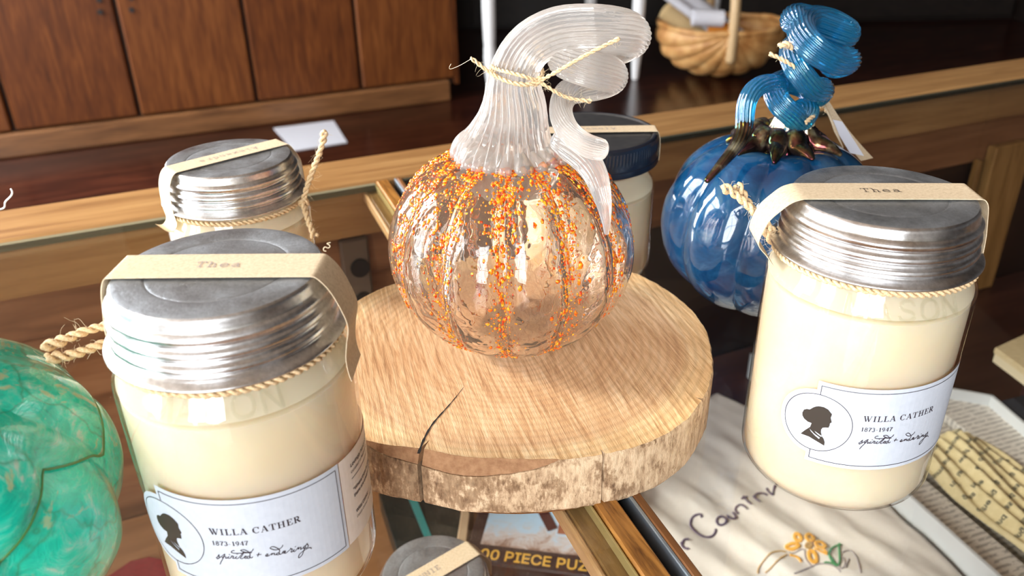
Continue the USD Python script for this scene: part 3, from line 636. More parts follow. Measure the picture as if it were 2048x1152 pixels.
SCRIPT = [[(11.9, 39.8), (12.6, 40.4), (13.1, 41.2), (13.0, 40.7), (13.0, 40.1), (12.7, 39.5), (12.2, 39.2), (12.1, 39.5)], [(12.5, 39.5), (13.5, 40.2), (15.0, 41.6), (14.1, 39.6), (13.2, 38.0), (12.7, 36.9)],
          [(14.1, 39.8), (14.9, 40.5), (15.2, 40.4), (15.0, 39.7), (15.3, 39.8), (16.2, 40.6), (15.7, 39.9), (15.9, 39.8), (17.0, 40.6), (17.2, 41.0), (17.4, 40.8), (17.7, 40.7), (17.3, 39.9), (17.5, 39.8), (18.4, 40.4), (18.7, 40.7), (18.2, 39.9), (18.4, 39.7), (19.3, 40.2), (21.1, 42.5), (20.0, 40.4), (19.7, 39.8), (20.1, 39.6), (20.9, 40.1), (21.6, 40.4), (21.4, 40.7), (21.0, 40.2), (21.1, 39.7), (21.9, 39.9)],
          [(22.7, 40.3), (22.2, 40.5), (21.8, 39.9), (21.9, 39.6), (22.6, 40.1)], [(24.2, 43.4), (23.6, 42.5), (22.6, 42.1), (21.7, 42.3), (20.5, 43.0), (20.3, 43.2), (20.9, 43.5), (21.8, 43.2), (22.6, 42.3), (22.9, 41.3), (22.7, 40.0), (22.9, 39.7), (23.5, 40.1)],
          [(18.3, 43.2), (17.6, 43.1), (17.3, 42.4), (17.9, 42.1), (19.3, 42.0), (21.1, 42.0), (23.5, 41.9)], [(16.4, 41.5), (16.6, 41.5)], [(18.9, 41.8), (19.1, 41.7)], [(25.6, 41.4), (25.1, 40.0)], [(24.9, 40.7), (26.2, 40.6)],
          [(27.5, 39.8), (28.2, 40.1), (28.1, 40.4), (27.7, 40.1), (27.5, 39.6), (27.9, 39.4), (29.1, 39.9), (29.6, 40.2), (29.3, 39.5), (30.1, 40.1), (30.3, 39.9), (30.1, 39.5), (30.5, 39.3), (31.0, 39.6)], [(31.7, 39.6), (31.3, 39.8), (30.8, 39.4), (31.0, 39.1), (31.7, 39.4)],
          [(33.3, 42.6), (32.7, 41.7), (31.7, 41.3), (30.6, 41.4), (29.6, 42.2), (29.3, 42.6), (29.8, 43.0), (30.8, 42.6), (31.6, 41.7), (32.0, 40.7), (31.7, 39.5), (31.9, 39.0), (32.8, 39.4), (33.2, 40.0), (32.8, 39.4), (33.0, 39.1), (33.7, 39.6), (33.6, 39.9), (33.3, 39.2), (33.6, 38.8), (34.5, 39.3), (35.4, 40.0), (35.5, 40.3), (35.6, 39.9), (36.0, 39.7), (35.5, 39.0), (35.5, 38.5), (36.3, 39.0), (36.6, 39.2), (36.2, 38.7), (36.3, 38.4), (37.5, 39.1), (38.0, 39.5), (37.8, 38.7), (38.6, 39.2), (38.8, 38.9), (38.5, 38.4), (38.9, 38.3), (39.5, 38.7)],
          [(37.0, 40.2), (37.2, 40.3)], [(40.4, 39.0), (39.8, 38.9), (39.5, 38.5), (39.6, 38.3), (40.9, 39.6)], [(41.0, 39.7), (40.1, 38.4), (39.2, 36.6), (38.2, 35.2), (37.5, 35.0), (37.5, 35.6), (38.3, 36.7), (39.5, 37.2), (40.9, 37.5), (41.8, 37.3), (42.1, 36.7)]]
PROFILE = [(-4.4, 52.1), (-2.6, 52.3), (-1.0, 51.7), (0.0, 50.6), (0.5, 50.2), (0.5, 49.4), (0.3, 48.5), (0.6, 47.6), (1.0, 46.5), (0.6, 46.1), (0.4, 45.6), (0.5, 45.0), (0.4, 44.5), (0.3, 43.8), (-0.7, 43.6), (-1.8, 43.1), (-2.2, 42.0), (-2.1, 40.7), (-1.5, 38.9), (-0.7, 38.0), (-0.1, 36.6), (0.0, 35.1), (-2.6, 36.1), (-6.0, 37.2), (-9.1, 37.2), (-7.8, 39.3), (-6.1, 41.6), (-5.8, 43.7), (-6.5, 43.8), (-7.4, 43.8), (-9.0, 44.6), (-9.8, 45.7), (-10.0, 46.9), (-9.6, 48.4), (-8.6, 49.1), (-7.5, 49.3), (-6.3, 50.8), (-5.4, 51.6)]
COLLAR = [[(-6.4, 40.9), (-5.8, 40.4), (-4.2, 39.2), (-1.9, 38.1), (-2.2, 37.3), (-4.1, 38.5), (-5.7, 39.8)], [(-4.4, 40.6), (-3.2, 40.0), (-1.5, 39.2), (-1.5, 38.5), (-2.9, 39.2), (-3.9, 39.9)]]
mm = lambda g: affinity.scale(g, 0.001, 0.001, origin=(0, 0))
OC = (-4.3, 44.5)
FR = (-4.7, 27.6, 55.6, 61.6)
L_PAPER = mm(unary_union([sbox(FR[0] - 1.5, FR[1] - 1.8, FR[2] + 1.6, FR[3] + 1.8), Point(OC).buffer(14.9, 32)]))
_oval = Point(OC).buffer(12.95, 40)
L_LINES = mm(unary_union([_oval.boundary.buffer(0.11), sbox(*FR).exterior.buffer(0.11, join_style=2).difference(_oval)]))
L_SIL = mm(Polygon(PROFILE).buffer(0.12).difference(unary_union([Polygon(c) for c in COLLAR])))
L_NAME = affinity.translate(roman('WILLA CATHER', 0.00255, 0.0286), 0.0117, 0.0490)
L_DATE = affinity.translate(roman('1873-1947', 0.0018, 0.0114, 0.06), 0.0117, 0.0444)
L_SCRIPT = mm(affinity.translate(unary_union([LineString(spline(np.c_[np.array(s), np.zeros(len(s))], len(s) * 5)[:, :2] if len(s) > 2 else s).buffer(0.13, quad_segs=2) for s in SCRIPT]), 0, -0.9))

# ------------------------------------------------------------------ candle jars
LID = [(0, -.0005), (.0212, -.0005), (.0222, -.0008), (.0234, -.0004), (.0300, -.0003), (.0322, -.0007), (.0331, -.0018), (.0334, -.0034), (.0337, -.0046), (.0347, -.0056), (.0354, -.0068), (.0350, -.0082), (.0343, -.0091), (.0347, -.0100), (.0357, -.0110), (.0359, -.0120), (.0354, -.0131), (.0346, -.0139), (.0350, -.0148), (.0361, -.0158), (.0363, -.0168), (.0358, -.0178), (.0351, -.0185), (.0356, -.0192), (.0369, -.0200), (.0382, -.0208), (.0387, -.0214), (.0383, -.0220), (.0368, -.0217), (.0352, -.0205)]


def smooth_prof(pts, n):
    from scipy.interpolate import PchipInterpolator
    pts = np.asarray(pts, float); d = np.r_[0, np.cumsum(np.linalg.norm(np.diff(pts, axis=0), axis=1))]; t = np.linspace(0, d[-1], n)
    return np.stack([PchipInterpolator(d, pts[:, k])(t) for k in (0, 1)], 1)


def jar_shell(RB, zs, zn, rn, H):
    rc = 0.0095; a = np.radians(np.linspace(0, 90, 10))
    prof = [(0.001, 0.0022), (RB - rc - 0.006, 0.0018), (RB - rc - 0.002, 0.0002)] + [(RB - rc + rc * math.sin(x), rc * (1 - math.cos(x))) for x in a]
    prof += [(RB, z) for z in np.linspace(rc + 0.004, zs, 12)]
    t = np.linspace(0, 1, 10)[1:]
    prof += [(RB + (rn - RB) * (3 * x * x - 2 * x ** 3), zs + (zn - zs) * x) for x in t]
    prof += [(rn - 0.0006, zn + 0.002), (rn - 0.0012, H - 0.004)]
    return np.array(prof)


def jar(name, label, c, H=0.127, phi0=None, band=None, word=None, word_dir=0, ring_gap=None, group=None, front=True, tilt=0.0, RB=0.039, dark=False, lidR=None, letters=None, skew=0.0, knot=None, tails=(), band_w=0.0165, word_gap=0.0, base=0.0, fuzz_n=50, seed=1, soft=False, fill=None):
    c = np.asarray(c, float); t = thing(name, label, 'candle jar', (c[0], c[1], base))
    zs, zn, rn = H - 0.034, H - 0.0232, 0.0352 * RB / 0.039
    prof = jar_shell(RB, zs, zn, rn, H); C3 = (c[0], c[1], base)
    obj('glass_jar', lathe(prof, C3, 128), m_jar_glass, t, smooth=True)
    rin = prof.copy(); rin[:, 0] = np.maximum(rin[:, 0] - 0.0013, 0); zfill = fill or H - 0.0362
    wp = [(r, max(z, 0.0032)) for r, z in rin if z < zfill] + [(RB - 0.0015, zfill - 0.0002), (RB - 0.0032, zfill + 0.0006), (RB - 0.008, zfill - 0.0004), (0.0002, zfill - 0.0008)]
    obj('wax', lathe(wp, C3, 96), m_wax, t, smooth=40)
    # a film of wax left on the glass above the fill
    fm = [(r - 0.0012, z) for r, z in prof if z > zfill - 0.001 and z < H - 0.012]
    obj('wax_film', lathe(fm, C3, 96), M_FILM, t, smooth=True)
    L = np.array(LID); k = (lidR / 0.0333) if lidR else 1.0
    if dark:
        lp = [(0, -.0008), (.030, -.0008), (.0315, -.0014), (.0325, -.0004), (.0335, -.0004), (.0345, -.0012), (.0348, -.0028), (.0348, -.0125), (.0350, -.0135), (.0354, -.0140), (.0354, -.0168), (.0351, -.0175), (.0340, -.0178)]
        lp = [(r * lidR / 0.0345, z + H) for r, z in lp]; n0 = 3
        obj('lid_disc', lathe(lp[:n0 + 1], C3, 160), m_lid_black, t, smooth=30)
        dense = np.vstack([np.array(lp[n0:])[:4], np.c_[np.full(8, lp[6][0]), np.linspace(lp[6][1], lp[7][1], 8)], np.array(lp[8:])])
        knurl = lambda r, z, th: (np.where((z < H - 0.0028) & (z > H - 0.0085), r * (1 + 0.004 * np.sin(th * 120)), r), z + 0 * th)
        obj('screw_band', lathe(dense, C3, 960, knurl), m_lid_navy, t, smooth=30)
        rim_r = lidR * 1.0
    else:
        top = np.vstack([L[:6]]); full = smooth_prof(L[5:], 110)
        dents = lambda r, z, th: (r * (1 + 0.0009 * np.sin(3 * th + 1) + 0.0006 * np.sin(7 * th)), z + 0.00025 * np.sin(2 * th + 0.6) * (z < H - 0.004))
        obj('lid_top', lathe(np.c_[top[:, 0] * k, top[:, 1] + H], C3, 128), m_zinc_top, t, smooth=25)
        obj('lid_band', lathe(np.c_[full[:, 0] * k, full[:, 1] + H], C3, 160, dents), m_zinc, t, smooth=True)
        rim_r = 0.0381 * k
    # front label, printed
    if front and phi0 is not None:
        def on(r):
            def f(u, v):
                w = phi0 + u / RB
                return np.stack([c[0] + r * np.cos(w), c[1] + r * np.sin(w), base + v + tilt * 1.0 + skew * (u + 0.0046)], -1)
            return f
        lb = obj('front_label', ink(L_PAPER, on(RB + 0.00025), 0.002), m_label, t, smooth=True)
        obj('printed_frame', ink(L_LINES, on(RB + 0.00042), 0.0015), m_ink, lb, smooth=True)
        obj('printed_profile', ink(L_SIL, on(RB + 0.00042)), m_ink_sil, lb, smooth=True)
        obj('printed_name', ink(L_NAME, on(RB + 0.00042)), m_ink, lb, smooth=True)
        obj('printed_dates', ink(L_DATE, on(RB + 0.00042)), m_ink, lb, smooth=True)
        obj('printed_script', ink(L_SCRIPT, on(RB + 0.00042)), m_ink, lb, smooth=True)
        side = obj('side_label', ink(mm(sbox(57.6, FR[1] - 1.4, 120, FR[3] + 1.6)), on(RB + 0.00018), 0.002), m_label_warm, t, smooth=True)
        txt = []
        for s, v, h, b in (('Lovingly hand poured', 57.2, 1.5, True), ('curated in Nebraska', 54.6, 1.3, False), ('"Where there is great love', 46.6, 1.4, True), ('there are always miracles."', 44.0, 1.4, True), ('Willa Cather', 36.8, 1.4, True), ('Death Comes for the Archbishop', 34.4, 1.1, False)):
            m = meshkit.text_mesh(s, h / 1000, 0.0, b) if False else meshkit.text_mesh(s, h / 1000, 0.00001, b)
            vv = np.array(m.vertices); up = np.abs(np.array(m.face_normals)[:, 2] - 1) < 0.1
            txt.append((on(RB + 0.00032)(vv[:, 0] + 0.0635, vv[:, 1] + v / 1000), np.array(m.faces)[up]))
        obj('printed_text', cat(*txt), m_ink, side, smooth=True)
        obj('printed_rule', ink(mm(sbox(63.5, 52.2, 95, 52.45)), on(RB + 0.00032)), m_ink, side, smooth=True)
    if letters is not None:
        z0, u0 = letters; ms = []
        pz, pr = prof[:, 1], prof[:, 0]
        for i, ch in enumerate('MASON'):
            m = meshkit.text_mesh(ch, 0.0072, 0.0010); v = np.array(m.vertices); v[:, 0] -= v[:, 0].mean()
            m2 = trimesh.Trimesh(v, m.faces, process=False).subdivide().subdivide(); v = np.array(m2.vertices)
            z = z0 + v[:, 1]; R = np.interp(z, pz[12:], pr[12:]) - 0.0003 + v[:, 2] * 0.9; w = phi0 + (u0 + i * 0.0087 + v[:, 0] * 1.15) / RB
            ms.append((np.stack([c[0] + R * np.cos(w), c[1] + R * np.sin(w), base + z], -1), np.array(m2.faces)))
        obj('embossed_lettering', cat(*ms), m_jar_glass, t, smooth=50)
    # twine round the neck
    if ring_gap is not None:
        a = np.linspace(0, 2 * np.pi, 180); zr = base + H - 0.0232 - ring_gap
        rr = np.interp(zr - base, prof[12:, 1], prof[12:, 0]) + 0.0011
        ring = np.stack([c[0] + rr * np.cos(a), c[1] + rr * np.sin(a), zr + 0.0005 * np.sin(2 * a)], -1)
        parts, fz = [rope(ring, 0.00125, 180)], [fuzz(ring, fuzz_n, 0.0055, 0.00006, seed)]
        for kk, tail in enumerate(tails):
            p = spline(np.asarray(tail, float), 40); parts.append(rope(p, 0.00165, 140, fray=0.9)); fz.append(fuzz(p, 85, 0.0065, 0.00007, seed + 10 + kk, wild=1.5))
            fz.append(fuzz(p, 26, 0.004, 0.00008, seed + 30 + kk, start=0.9, spread=0.3))
        if knot is not None:
            kq = np.asarray(knot, float); s = np.linspace(0, 2 * np.pi * 1.6, 40)
            parts.append(rope(kq + np.stack([0.0022 * np.cos(s), 0.0022 * np.sin(s) * 0.7, 0.0016 * np.sin(1.5 * s + 0.4)], 1), 0.0011, 170)); fz.append(fuzz(kq + rng.normal(0, 0.001, (8, 3)), 40, 0.005, 0.00007, seed + 50, wild=1.5))
        tw = obj('twine', cat(*parts), m_twine, t, smooth=True)
        obj('loose_fibres', cat(*fz), m_fibre, tw, smooth=True, kind='stuff')
    # kraft paper band over the lid
    if band is not None:
        ang, path = band; dv = np.array([math.cos(ang), math.sin(ang)]); pv = np.array([-dv[1], dv[0]])
        p = fair(np.array([(s, 0, z) for s, z in path], float), 140); w = np.linspace(-band_w / 2, band_w / 2, 5)
        P = np.stack([np.stack([c[0] + p[:, 0] * dv[0] + q * pv[0], c[1] + p[:, 0] * dv[1] + q * pv[1], base + p[:, 2] + 0 * p[:, 0]], -1) for q in w], 1)
        tt = np.gradient(p, axis=0); nn = np.stack([-tt[:, 2], 0 * tt[:, 0], tt[:, 0]], 1); nn /= np.linalg.norm(nn, axis=1, keepdims=True)
        N3 = nn[:, 0:1] * np.r_[dv, 0][None] + nn[:, 2:3] * np.array([[0, 0, 1.0]])
        v1, f1 = grid(P + N3[:, None] * 0.00012); v2, f2 = grid(P - N3[:, None] * 0.00012, flip=True)
        m, n = P.shape[:2]; k1 = len(v1); bd = list(range(0, m * n, n)) + list(range((m - 1) * n, m * n)) ; rimf = []
        for side in (0, n - 1):
            for i in range(m - 1):
                a, b = i * n + side, (i + 1) * n + side
                rimf += [[a, b, b + k1], [a, b + k1, a + k1]] if side == 0 else [[b, a, a + k1], [b, a + k1, b + k1]]
        bandm = obj('paper_band', (np.vstack([v1, v2]), np.vstack([f1, f2 + k1, np.array(rimf)])), m_kraft, t, smooth=40)
        if word:
            rd = word_dir; x = np.array([math.cos(rd), math.sin(rd)]); y = np.array([-x[1], x[0]])
            def flat(u, v): return np.stack([c[0] + x[0] * (u + word_gap) + y[0] * v, c[1] + x[1] * (u + word_gap) + y[1] * v, np.full(len(u), base + H + 0.00055 + 0.00028)], -1)
            obj('printed_word', ink(typed(word), flat, 1.0), m_ink_soft if soft else m_ink, bandm, smooth=False)
    return t


M_FILM = M('wax_film', {'t': ('transparent_bsdf', {'color': (1, 1, 1)}), 'd': ('diffuse_bsdf', {'color': (0.85, 0.80, 0.66)}), 'tr': ('translucent_bsdf', {'color': (0.85, 0.80, 0.66)}), 'm': ('mix_closure', {'fac': 0.5}), 'x': ('mix_closure', {'fac': 0.8})},
           [('d.BSDF', 'm.closure1'), ('tr.BSDF', 'm.closure2'), ('t.BSDF', 'x.closure1'), ('m.closure', 'x.closure2')], 'x.closure')
H0 = 0.127
rad = math.radians
cA, cB, cC, cD = (-0.09356, 0.23682), (0.14046, 0.29007), (-0.1521, 0.4307), (0.048, 0.4895)
tA = 0.298
kA = np.array([cA[0] - 0.0385, cA[1] - 0.006, H0 - 0.0215])
jar('candle_jar', 'cream candle jar beside the green pumpkin, its zinc lid under a kraft band', cA, phi0=rad(-113.8), skew=-0.066, tilt=0.0032, letters=(0.0945, 0.004), ring_gap=0.0006, word='Thea', word_dir=rad(-1.4), word_gap=0.0005, soft=True, seed=3,
    band=(rad(-1.4), [(-.0372, H0 - .026), (-.0374, H0 - .020), (-.0362, H0 - .011), (-.0346, H0 - .003), (-.0325, H0 + .0003), (0, H0 + .0005), (.0320, H0 + .0004), (.0352, H0 - .0022), (.0392, H0 - .010), (.0412, H0 - .018), (.0400, H0 - .0245), (.0392, H0 - .031), (.0402, H0 - .0385)]),
    tails=[[kA + [0.004, -0.002, 0.001], deep(222, 650, 0.288), deep(190, 657, 0.285), deep(150, 670, 0.281), deep(112, 686, 0.278), deep(86, 694, 0.276)], [kA + [0.004, -0.002, -0.001], deep(222, 682, 0.287), deep(190, 694, 0.283), deep(150, 708, 0.279), deep(120, 714, 0.277), deep(96, 716, 0.276)]])
jA = stage.GetPrimAtPath('/World/candle_jar')
dA = depth_of((cA[0] + 0.0365, cA[1], H0 - 0.002))
w_ = UsdGeom.Xform(jA); w_._loc = np.array([*cA, 0.0])
obj('loose_fibre', tube(spline(np.array([deep(x, y, dA) for x, y in ((652, 502), (647, 498), (650, 494), (657, 496), (660, 492), (655, 488), (661, 485))]), 40), 0.00011, 5), m_fibre, w_, smooth=True)
kB = deep(1562, 505, 0.3335)
jar('candle_jar', 'cream candle jar at the right, kraft band looped out over a twine knot', cB, phi0=rad(-120), skew=0.045, letters=(0.0935, 0.0015), ring_gap=0.0010, word='Thea', word_dir=rad(-3.0), word_gap=-0.0012, seed=5, knot=kB,
    band=(rad(-3.0), [(-.0392, H0 - .0275), (-.0420, H0 - .0235), (-.0462, H0 - .0175), (-.0440, H0 - .0095), (-.0395, H0 - .0040), (-.0350, H0 - .0005), (-.0310, H0 + .0005), (0, H0 + .0005), (.0325, H0 + .0004), (.0347, H0 - .0015), (.0362, H0 - .008), (.0374, H0 - .016), (.0378, H0 - .022)]),
    tails=[[kB, deep(1540, 455, 0.331), deep(1510, 425, 0.329), deep(1478, 395, 0.328), deep(1446, 374, 0.328)], [kB, deep(1535, 470, 0.332), deep(1505, 418, 0.331), deep(1488, 392, 0.331), deep(1474, 370, 0.331)], [kB, deep(1560, 478, 0.328), deep(1566, 455, 0.327)]])
HC = 0.0995
jar('candle_jar', 'short cream candle jar with zinc lid on the glass behind the front left jar', cC, H=HC, ring_gap=0.0016, word='Alexandra', word_dir=rad(43.2 + 180), soft=True, seed=9, fuzz_n=30, knot=deep(606, 405, 0.452), band_w=0.0135,
    band=(rad(43.2), [(-.0440, HC - .0285), (-.0405, HC - .030), (-.0375, HC - .0265), (-.0382, HC - .019), (-.0378, HC - .010), (-.0352, HC - .002), (-.0320, HC + .0004), (0, HC + .0005), (.0320, HC + .0004), (.0350, HC - .003), (.0390, HC - .012), (.0395, HC - .021), (.0372, HC - .028)]),
    tails=[[deep(606, 405, 0.452), deep(614, 375, 0.45), deep(628, 335, 0.448), deep(641, 300, 0.447), deep(649, 262, 0.446)], [deep(606, 405, 0.452), deep(613, 430, 0.448), deep(622, 455, 0.446), deep(629, 472, 0.445)]])
HD = 0.092
jar('candle_jar', 'cream candle jar with a black and navy screw lid, behind the orange pumpkin', cD, H=HD, RB=0.0422, lidR=0.0425, dark=True, word='Alexandra', word_dir=rad(180), word_gap=0.0, soft=True, seed=11, band_w=0.0125,
    band=(rad(0.0), [(-.0432, HD - .018), (-.0436, HD - .008), (-.0415, HD + .0002), (0, HD + .0004), (.0415, HD + .0002), (.0436, HD - .008), (.0434, HD - .018)]))
# ------------------------------------------------------------------ blown glass pumpkins
def pumpkin(c, z0, a, b, lobes, depth, th0, n=240, rows=110, power=1.5, dimple=0.012, twist=0.0, inset=0.0, wobble=0.0, sharp=0.9):
    """Ribbed body; inset > 0 gives the inner wall. Returns the (rows, n, 3) grid of points."""
    ph = np.linspace(0.012, np.pi - 0.012, rows)[:, None]; th = np.linspace(0, 2 * np.pi, n, endpoint=False)[None]
    aa, bb = a - inset, b - inset
    r = aa * np.sin(ph) ** sharp; z = b - bb * np.cos(ph)
    z = z - dimple * np.exp(-(r / (0.3 * a)) ** 2) * (ph > np.pi / 2) + 0.45 * dimple * np.exp(-(r / (0.3 * a)) ** 2) * (ph < np.pi / 2)
    lob = np.abs(np.cos(lobes / 2 * (th - th0 - twist * (ph - np.pi / 2))))
    f = 1 - depth * (1 - lob) ** power * np.sin(ph) ** 0.5
    if wobble: f = f * (1 + wobble * (meshkit.fbm(np.stack([np.cos(th) * 2 + 0 * ph, np.sin(th) * 2 + 0 * ph, ph + 0 * th], -1) * 1.6, 3, 4) - 0.5))
    r = r * f; z = z + b * 0.10 * (1 - f) * np.cos(ph)
    return np.stack([c[0] + r * np.cos(th), c[1] + r * np.sin(th), z0 + z + 0 * th], -1)


def at_y(px, py, y, back=0.0): return ony(px, py, y + back)
def radius_at(p, r): return r * depth_of(p) / CF


def stem_path(rows, y, n):
    """rows: picture point, metres away from the viewer, radius in picture units -> path with metres."""
    out = []
    for px, py, back, r in rows:
        p = at_y(px, py, y, back); out.append((*p, radius_at(p, r)))
    return spline(np.array(out), n)


OP, OA, OB = (0.00015, 0.3578), 0.0583, 0.0503
orange = thing('glass_pumpkin', 'clear blown glass pumpkin with orange speckled stripes and curled clear stem, on the wood slice', 'glass pumpkin', (OP[0], OP[1], ST), group=None)
V0 = rad(-90 - 3.5)                                     # azimuth of one valley, with its stripe of colour chips
body = pumpkin(OP, ST, OA, OB, 12, 0.055, V0 + math.pi / 12, wobble=0.02)
inner = pumpkin(OP, ST, OA, OB, 12, 0.10, V0 + math.pi / 12, inset=0.0030, wobble=0.05)
bm, im = grid(body, cv=True), grid(inner, cv=True, flip=True)
def capped(P, flip=False):
    v, f = grid(P, cv=True, flip=flip); n = P.shape[1]; m = len(v); j = np.arange(n); L = (P.shape[0] - 1) * n
    v = np.vstack([v, P[0].mean(0), P[-1].mean(0)])
    c1 = np.stack([j, np.full(n, m), (j + 1) % n], 1); c2 = np.stack([L + j, L + (j + 1) % n, np.full(n, m + 1)], 1)
    if flip: c1, c2 = c1[:, ::-1], c2[:, ::-1]
    return v, np.vstack([f, c1, c2])
def outward(m):
    t = trimesh.Trimesh(m[0], m[1], process=False)
    return m if t.volume > 0 else (m[0], m[1][:, ::-1])
def inward(m):
    v, f = outward(m); return v, f[:, ::-1]
obj('body', cat(outward(capped(body)), inward(capped(inner))), m_clear, orange, smooth=True)
# colour chips fused to the outside along the valleys
bl = []; ico = trimesh.creation.icosphere(1); iv, iff = np.array(ico.vertices), np.array(ico.faces)
g = np.random.default_rng(21); nth = body.shape[1]; nph = body.shape[0]
nrm = np.cross(np.gradient(body, axis=1), np.gradient(body, axis=0)); nrm /= np.linalg.norm(nrm, axis=-1, keepdims=True)
if (nrm[50, 0] @ (body[50, 0] - np.array([*OP, ST + OB]))) < 0: nrm = -nrm
for k in range(12):
    cnt = int(820 * (0.8 + 0.5 * g.random()))
    wdt = 0.046 + 0.022 * g.random()
    for _ in range(cnt):
        q = g.random() ** 1.25                              # 0 at the top
        if g.random() > 1.15 - 0.85 * q: continue
        phi = np.pi * (0.90 - 0.80 * q); dth = g.normal(0, wdt * (1.0 + 0.7 * (q < 0.3)))
        i = int(np.clip(phi / np.pi * (nph - 1), 0, nph - 1)); j = int(((V0 + k * math.pi / 6 + dth) % (2 * np.pi)) / (2 * np.pi) * nth) % nth
        r0 = (0.00026 + 0.00072 * g.random() ** 3.2) * (1.12 - 0.25 * q)
        nv_ = nrm[i, j]; e1 = np.cross(nv_, [0, 0, 1.0]); e1 /= np.linalg.norm(e1) + 1e-9; e2 = np.cross(nv_, e1)
        s = np.array([r0 * (0.7 + 0.5 * g.random()), r0 * (0.9 + 0.9 * g.random()), r0 * 0.62])
        V = iv * (1 + 0.18 * g.normal(0, 1, iv.shape)) * s
        p = body[i, j] + nv_ * r0 * 0.15 + e1 * g.normal(0, 0.0004)
        bl.append((p + V[:, :1] * e1 + V[:, 1:2] * e2 + V[:, 2:] * nv_, iff))
obj('colour_chips', cat(*bl), m_frit, orange, smooth=True, kind='stuff')
OY = OP[1]
stem_rows = [(1012, 318, 0, 104), (1014, 304, 0, 99), (1018, 285, 0, 88), (1022, 262, 0, 77), (1026, 236, 0, 67), (1028, 205, 0, 60), (1027, 175, 0, 53), (1030, 145, 0, 48), (1040, 118, 0, 45), (1060, 92, 0, 44), (1090, 72, -.001, 44), (1125, 60, -.003, 44), (1160, 57, -.005, 44), (1200, 58, -.006, 44), (1235, 62, -.004, 43), (1258, 69, .002, 40), (1258, 82, .011, 35), (1225, 98, .015, 33), (1180, 104, .013, 33), (1140, 108, .006, 34), (1132, 118, -.002, 35), (1155, 128, -.007, 36), (1190, 139, -.008, 36), (1215, 147, -.004, 34), (1220, 158, .004, 31), (1195, 170, .009, 28), (1158, 178, .006, 26), (1130, 192, -.004, 24), (1122, 215, -.012, 22), (1126, 242, -.022, 22), (1140, 266, -.030, 22), (1163, 285, -.035, 22), (1188, 296, -.038, 22), (1201, 299, -.039, 21)]
sp = stem_path(stem_rows, OY, 420)
flutes = lambda th, s: 1 + 0.075 * np.cos(28 * th + 50 * s) + 0.05 * np.cos(7 * th) * np.clip(0.07 - s, 0, 1) / 0.07
obj('stem', outward(tube(sp[:, :3], sp[:, 3], 216, flutes)), m_clear_stem, orange, smooth=True)
# the ruffled foot of the stem and the drip that runs down the right shoulder
top_z = ST + 2 * OB
ruff = []
g2 = np.random.default_rng(5)
for k in range(26):
    w = 2 * np.pi * k / 26 + g2.normal(0, 0.04); R = 0.0235 + 0.002 * g2.random()
    i = int(np.argmin(np.abs(np.linalg.norm(body[60:, 0, :2] - np.array(OP), axis=1) - R))) + 60
    p = np.array([OP[0] + 0.0005 + R * math.cos(w), OP[1] + R * math.sin(w), body[i, 0, 2] + 0.0006]); q = np.array([OP[0] + 0.0005 + (R - 0.007) * math.cos(w), OP[1] + (R - 0.007) * math.sin(w), p[2] + 0.0045])
    ruff.append(tube(np.linspace(q, p, 6), np.linspace(0.0018, 0.0030, 6), 10))
obj('stem_foot', cat(*ruff), m_clear_stem, orange, smooth=True)
def on_body(az, R0, R1, n, lift):
    """A run down the outside of the orange body at one azimuth."""
    j = int((az % (2 * np.pi)) / (2 * np.pi) * nth) % nth; col = body[:, j]; rr = np.linalg.norm(col[:, :2] - np.array(OP), axis=1); half = np.nonzero(col[:, 2] > ST + OB * 0.8)[0]
    col, rr = col[half], rr[half]; o = np.argsort(rr); t = np.linspace(R0, R1, n)
    return np.stack([np.interp(t, rr[o], col[o, k]) for k in range(3)], 1) + nrm[half[len(half) // 3], j] * lift
dr = [at_y(1120, 280, OY - .022), at_y(1150, 300, OY - .027), at_y(1178, 328, OY - .033), at_y(1196, 362, OY - .040), at_y(1206, 400, OY - .044), at_y(1212, 438, OY - .0455), at_y(1213, 466, OY - .0455)]
p = spline(np.array([(*q, radius_at(q, r)) for q, r in zip(dr, (24, 29, 27, 23, 17, 10, 5))]), 120)
obj('stem_drip', outward(tube(p[:, :3], p[:, 3], 90, lambda th, s: 1 + 0.035 * np.cos(22 * th + 9 * s), ratio=0.45)), m_clear_stem, orange, smooth=True)
# twine tied round the stem
def yy(px, py, b=0.0): return at_y(px, py, OY + b)
knot = yy(1076, 163, -.0135)
loopA = spline(np.array([knot, yy(1040, 168, -.0155), yy(1005, 158, -.012), yy(984, 142, -.004), yy(984, 132, .004), yy(1010, 128, .0125), yy(1050, 122, .0135), yy(1082, 135, .004), yy(1084, 152, -.006), knot]), 160)
loopB = spline(np.array([knot, yy(1045, 152, -.0155), yy(1012, 143, -.012), yy(986, 134, -.003), yy(990, 126, .006), yy(1030, 122, .0135), yy(1070, 125, .010)]), 120)
t1 = spline(np.array([knot, yy(1045, 170, -.0165), yy(1010, 161, -.0145), yy(982, 146, -.010), yy(960, 130, -.008), yy(942, 116, -.007)]), 60)
t2 = spline(np.array([knot, yy(1110, 145, -.016), yy(1150, 122, -.018), yy(1195, 98, -.019), yy(1238, 77, -.020)]), 60)
t3 = spline(np.array([knot, yy(1105, 180, -.015), yy(1135, 195, -.014), yy(1160, 200, -.014), yy(1182, 203, -.014)]), 60)
t4 = spline(np.array([yy(1092, 116, .010), yy(1115, 124, .006), yy(1135, 138, .002), yy(1150, 152, -.002)]), 40)
s = np.linspace(0, 2 * np.pi * 1.5, 30)
kn = knot + np.stack([0.0014 * np.cos(s), 0.0010 * np.sin(s), 0.0012 * np.sin(1.3 * s)], 1)
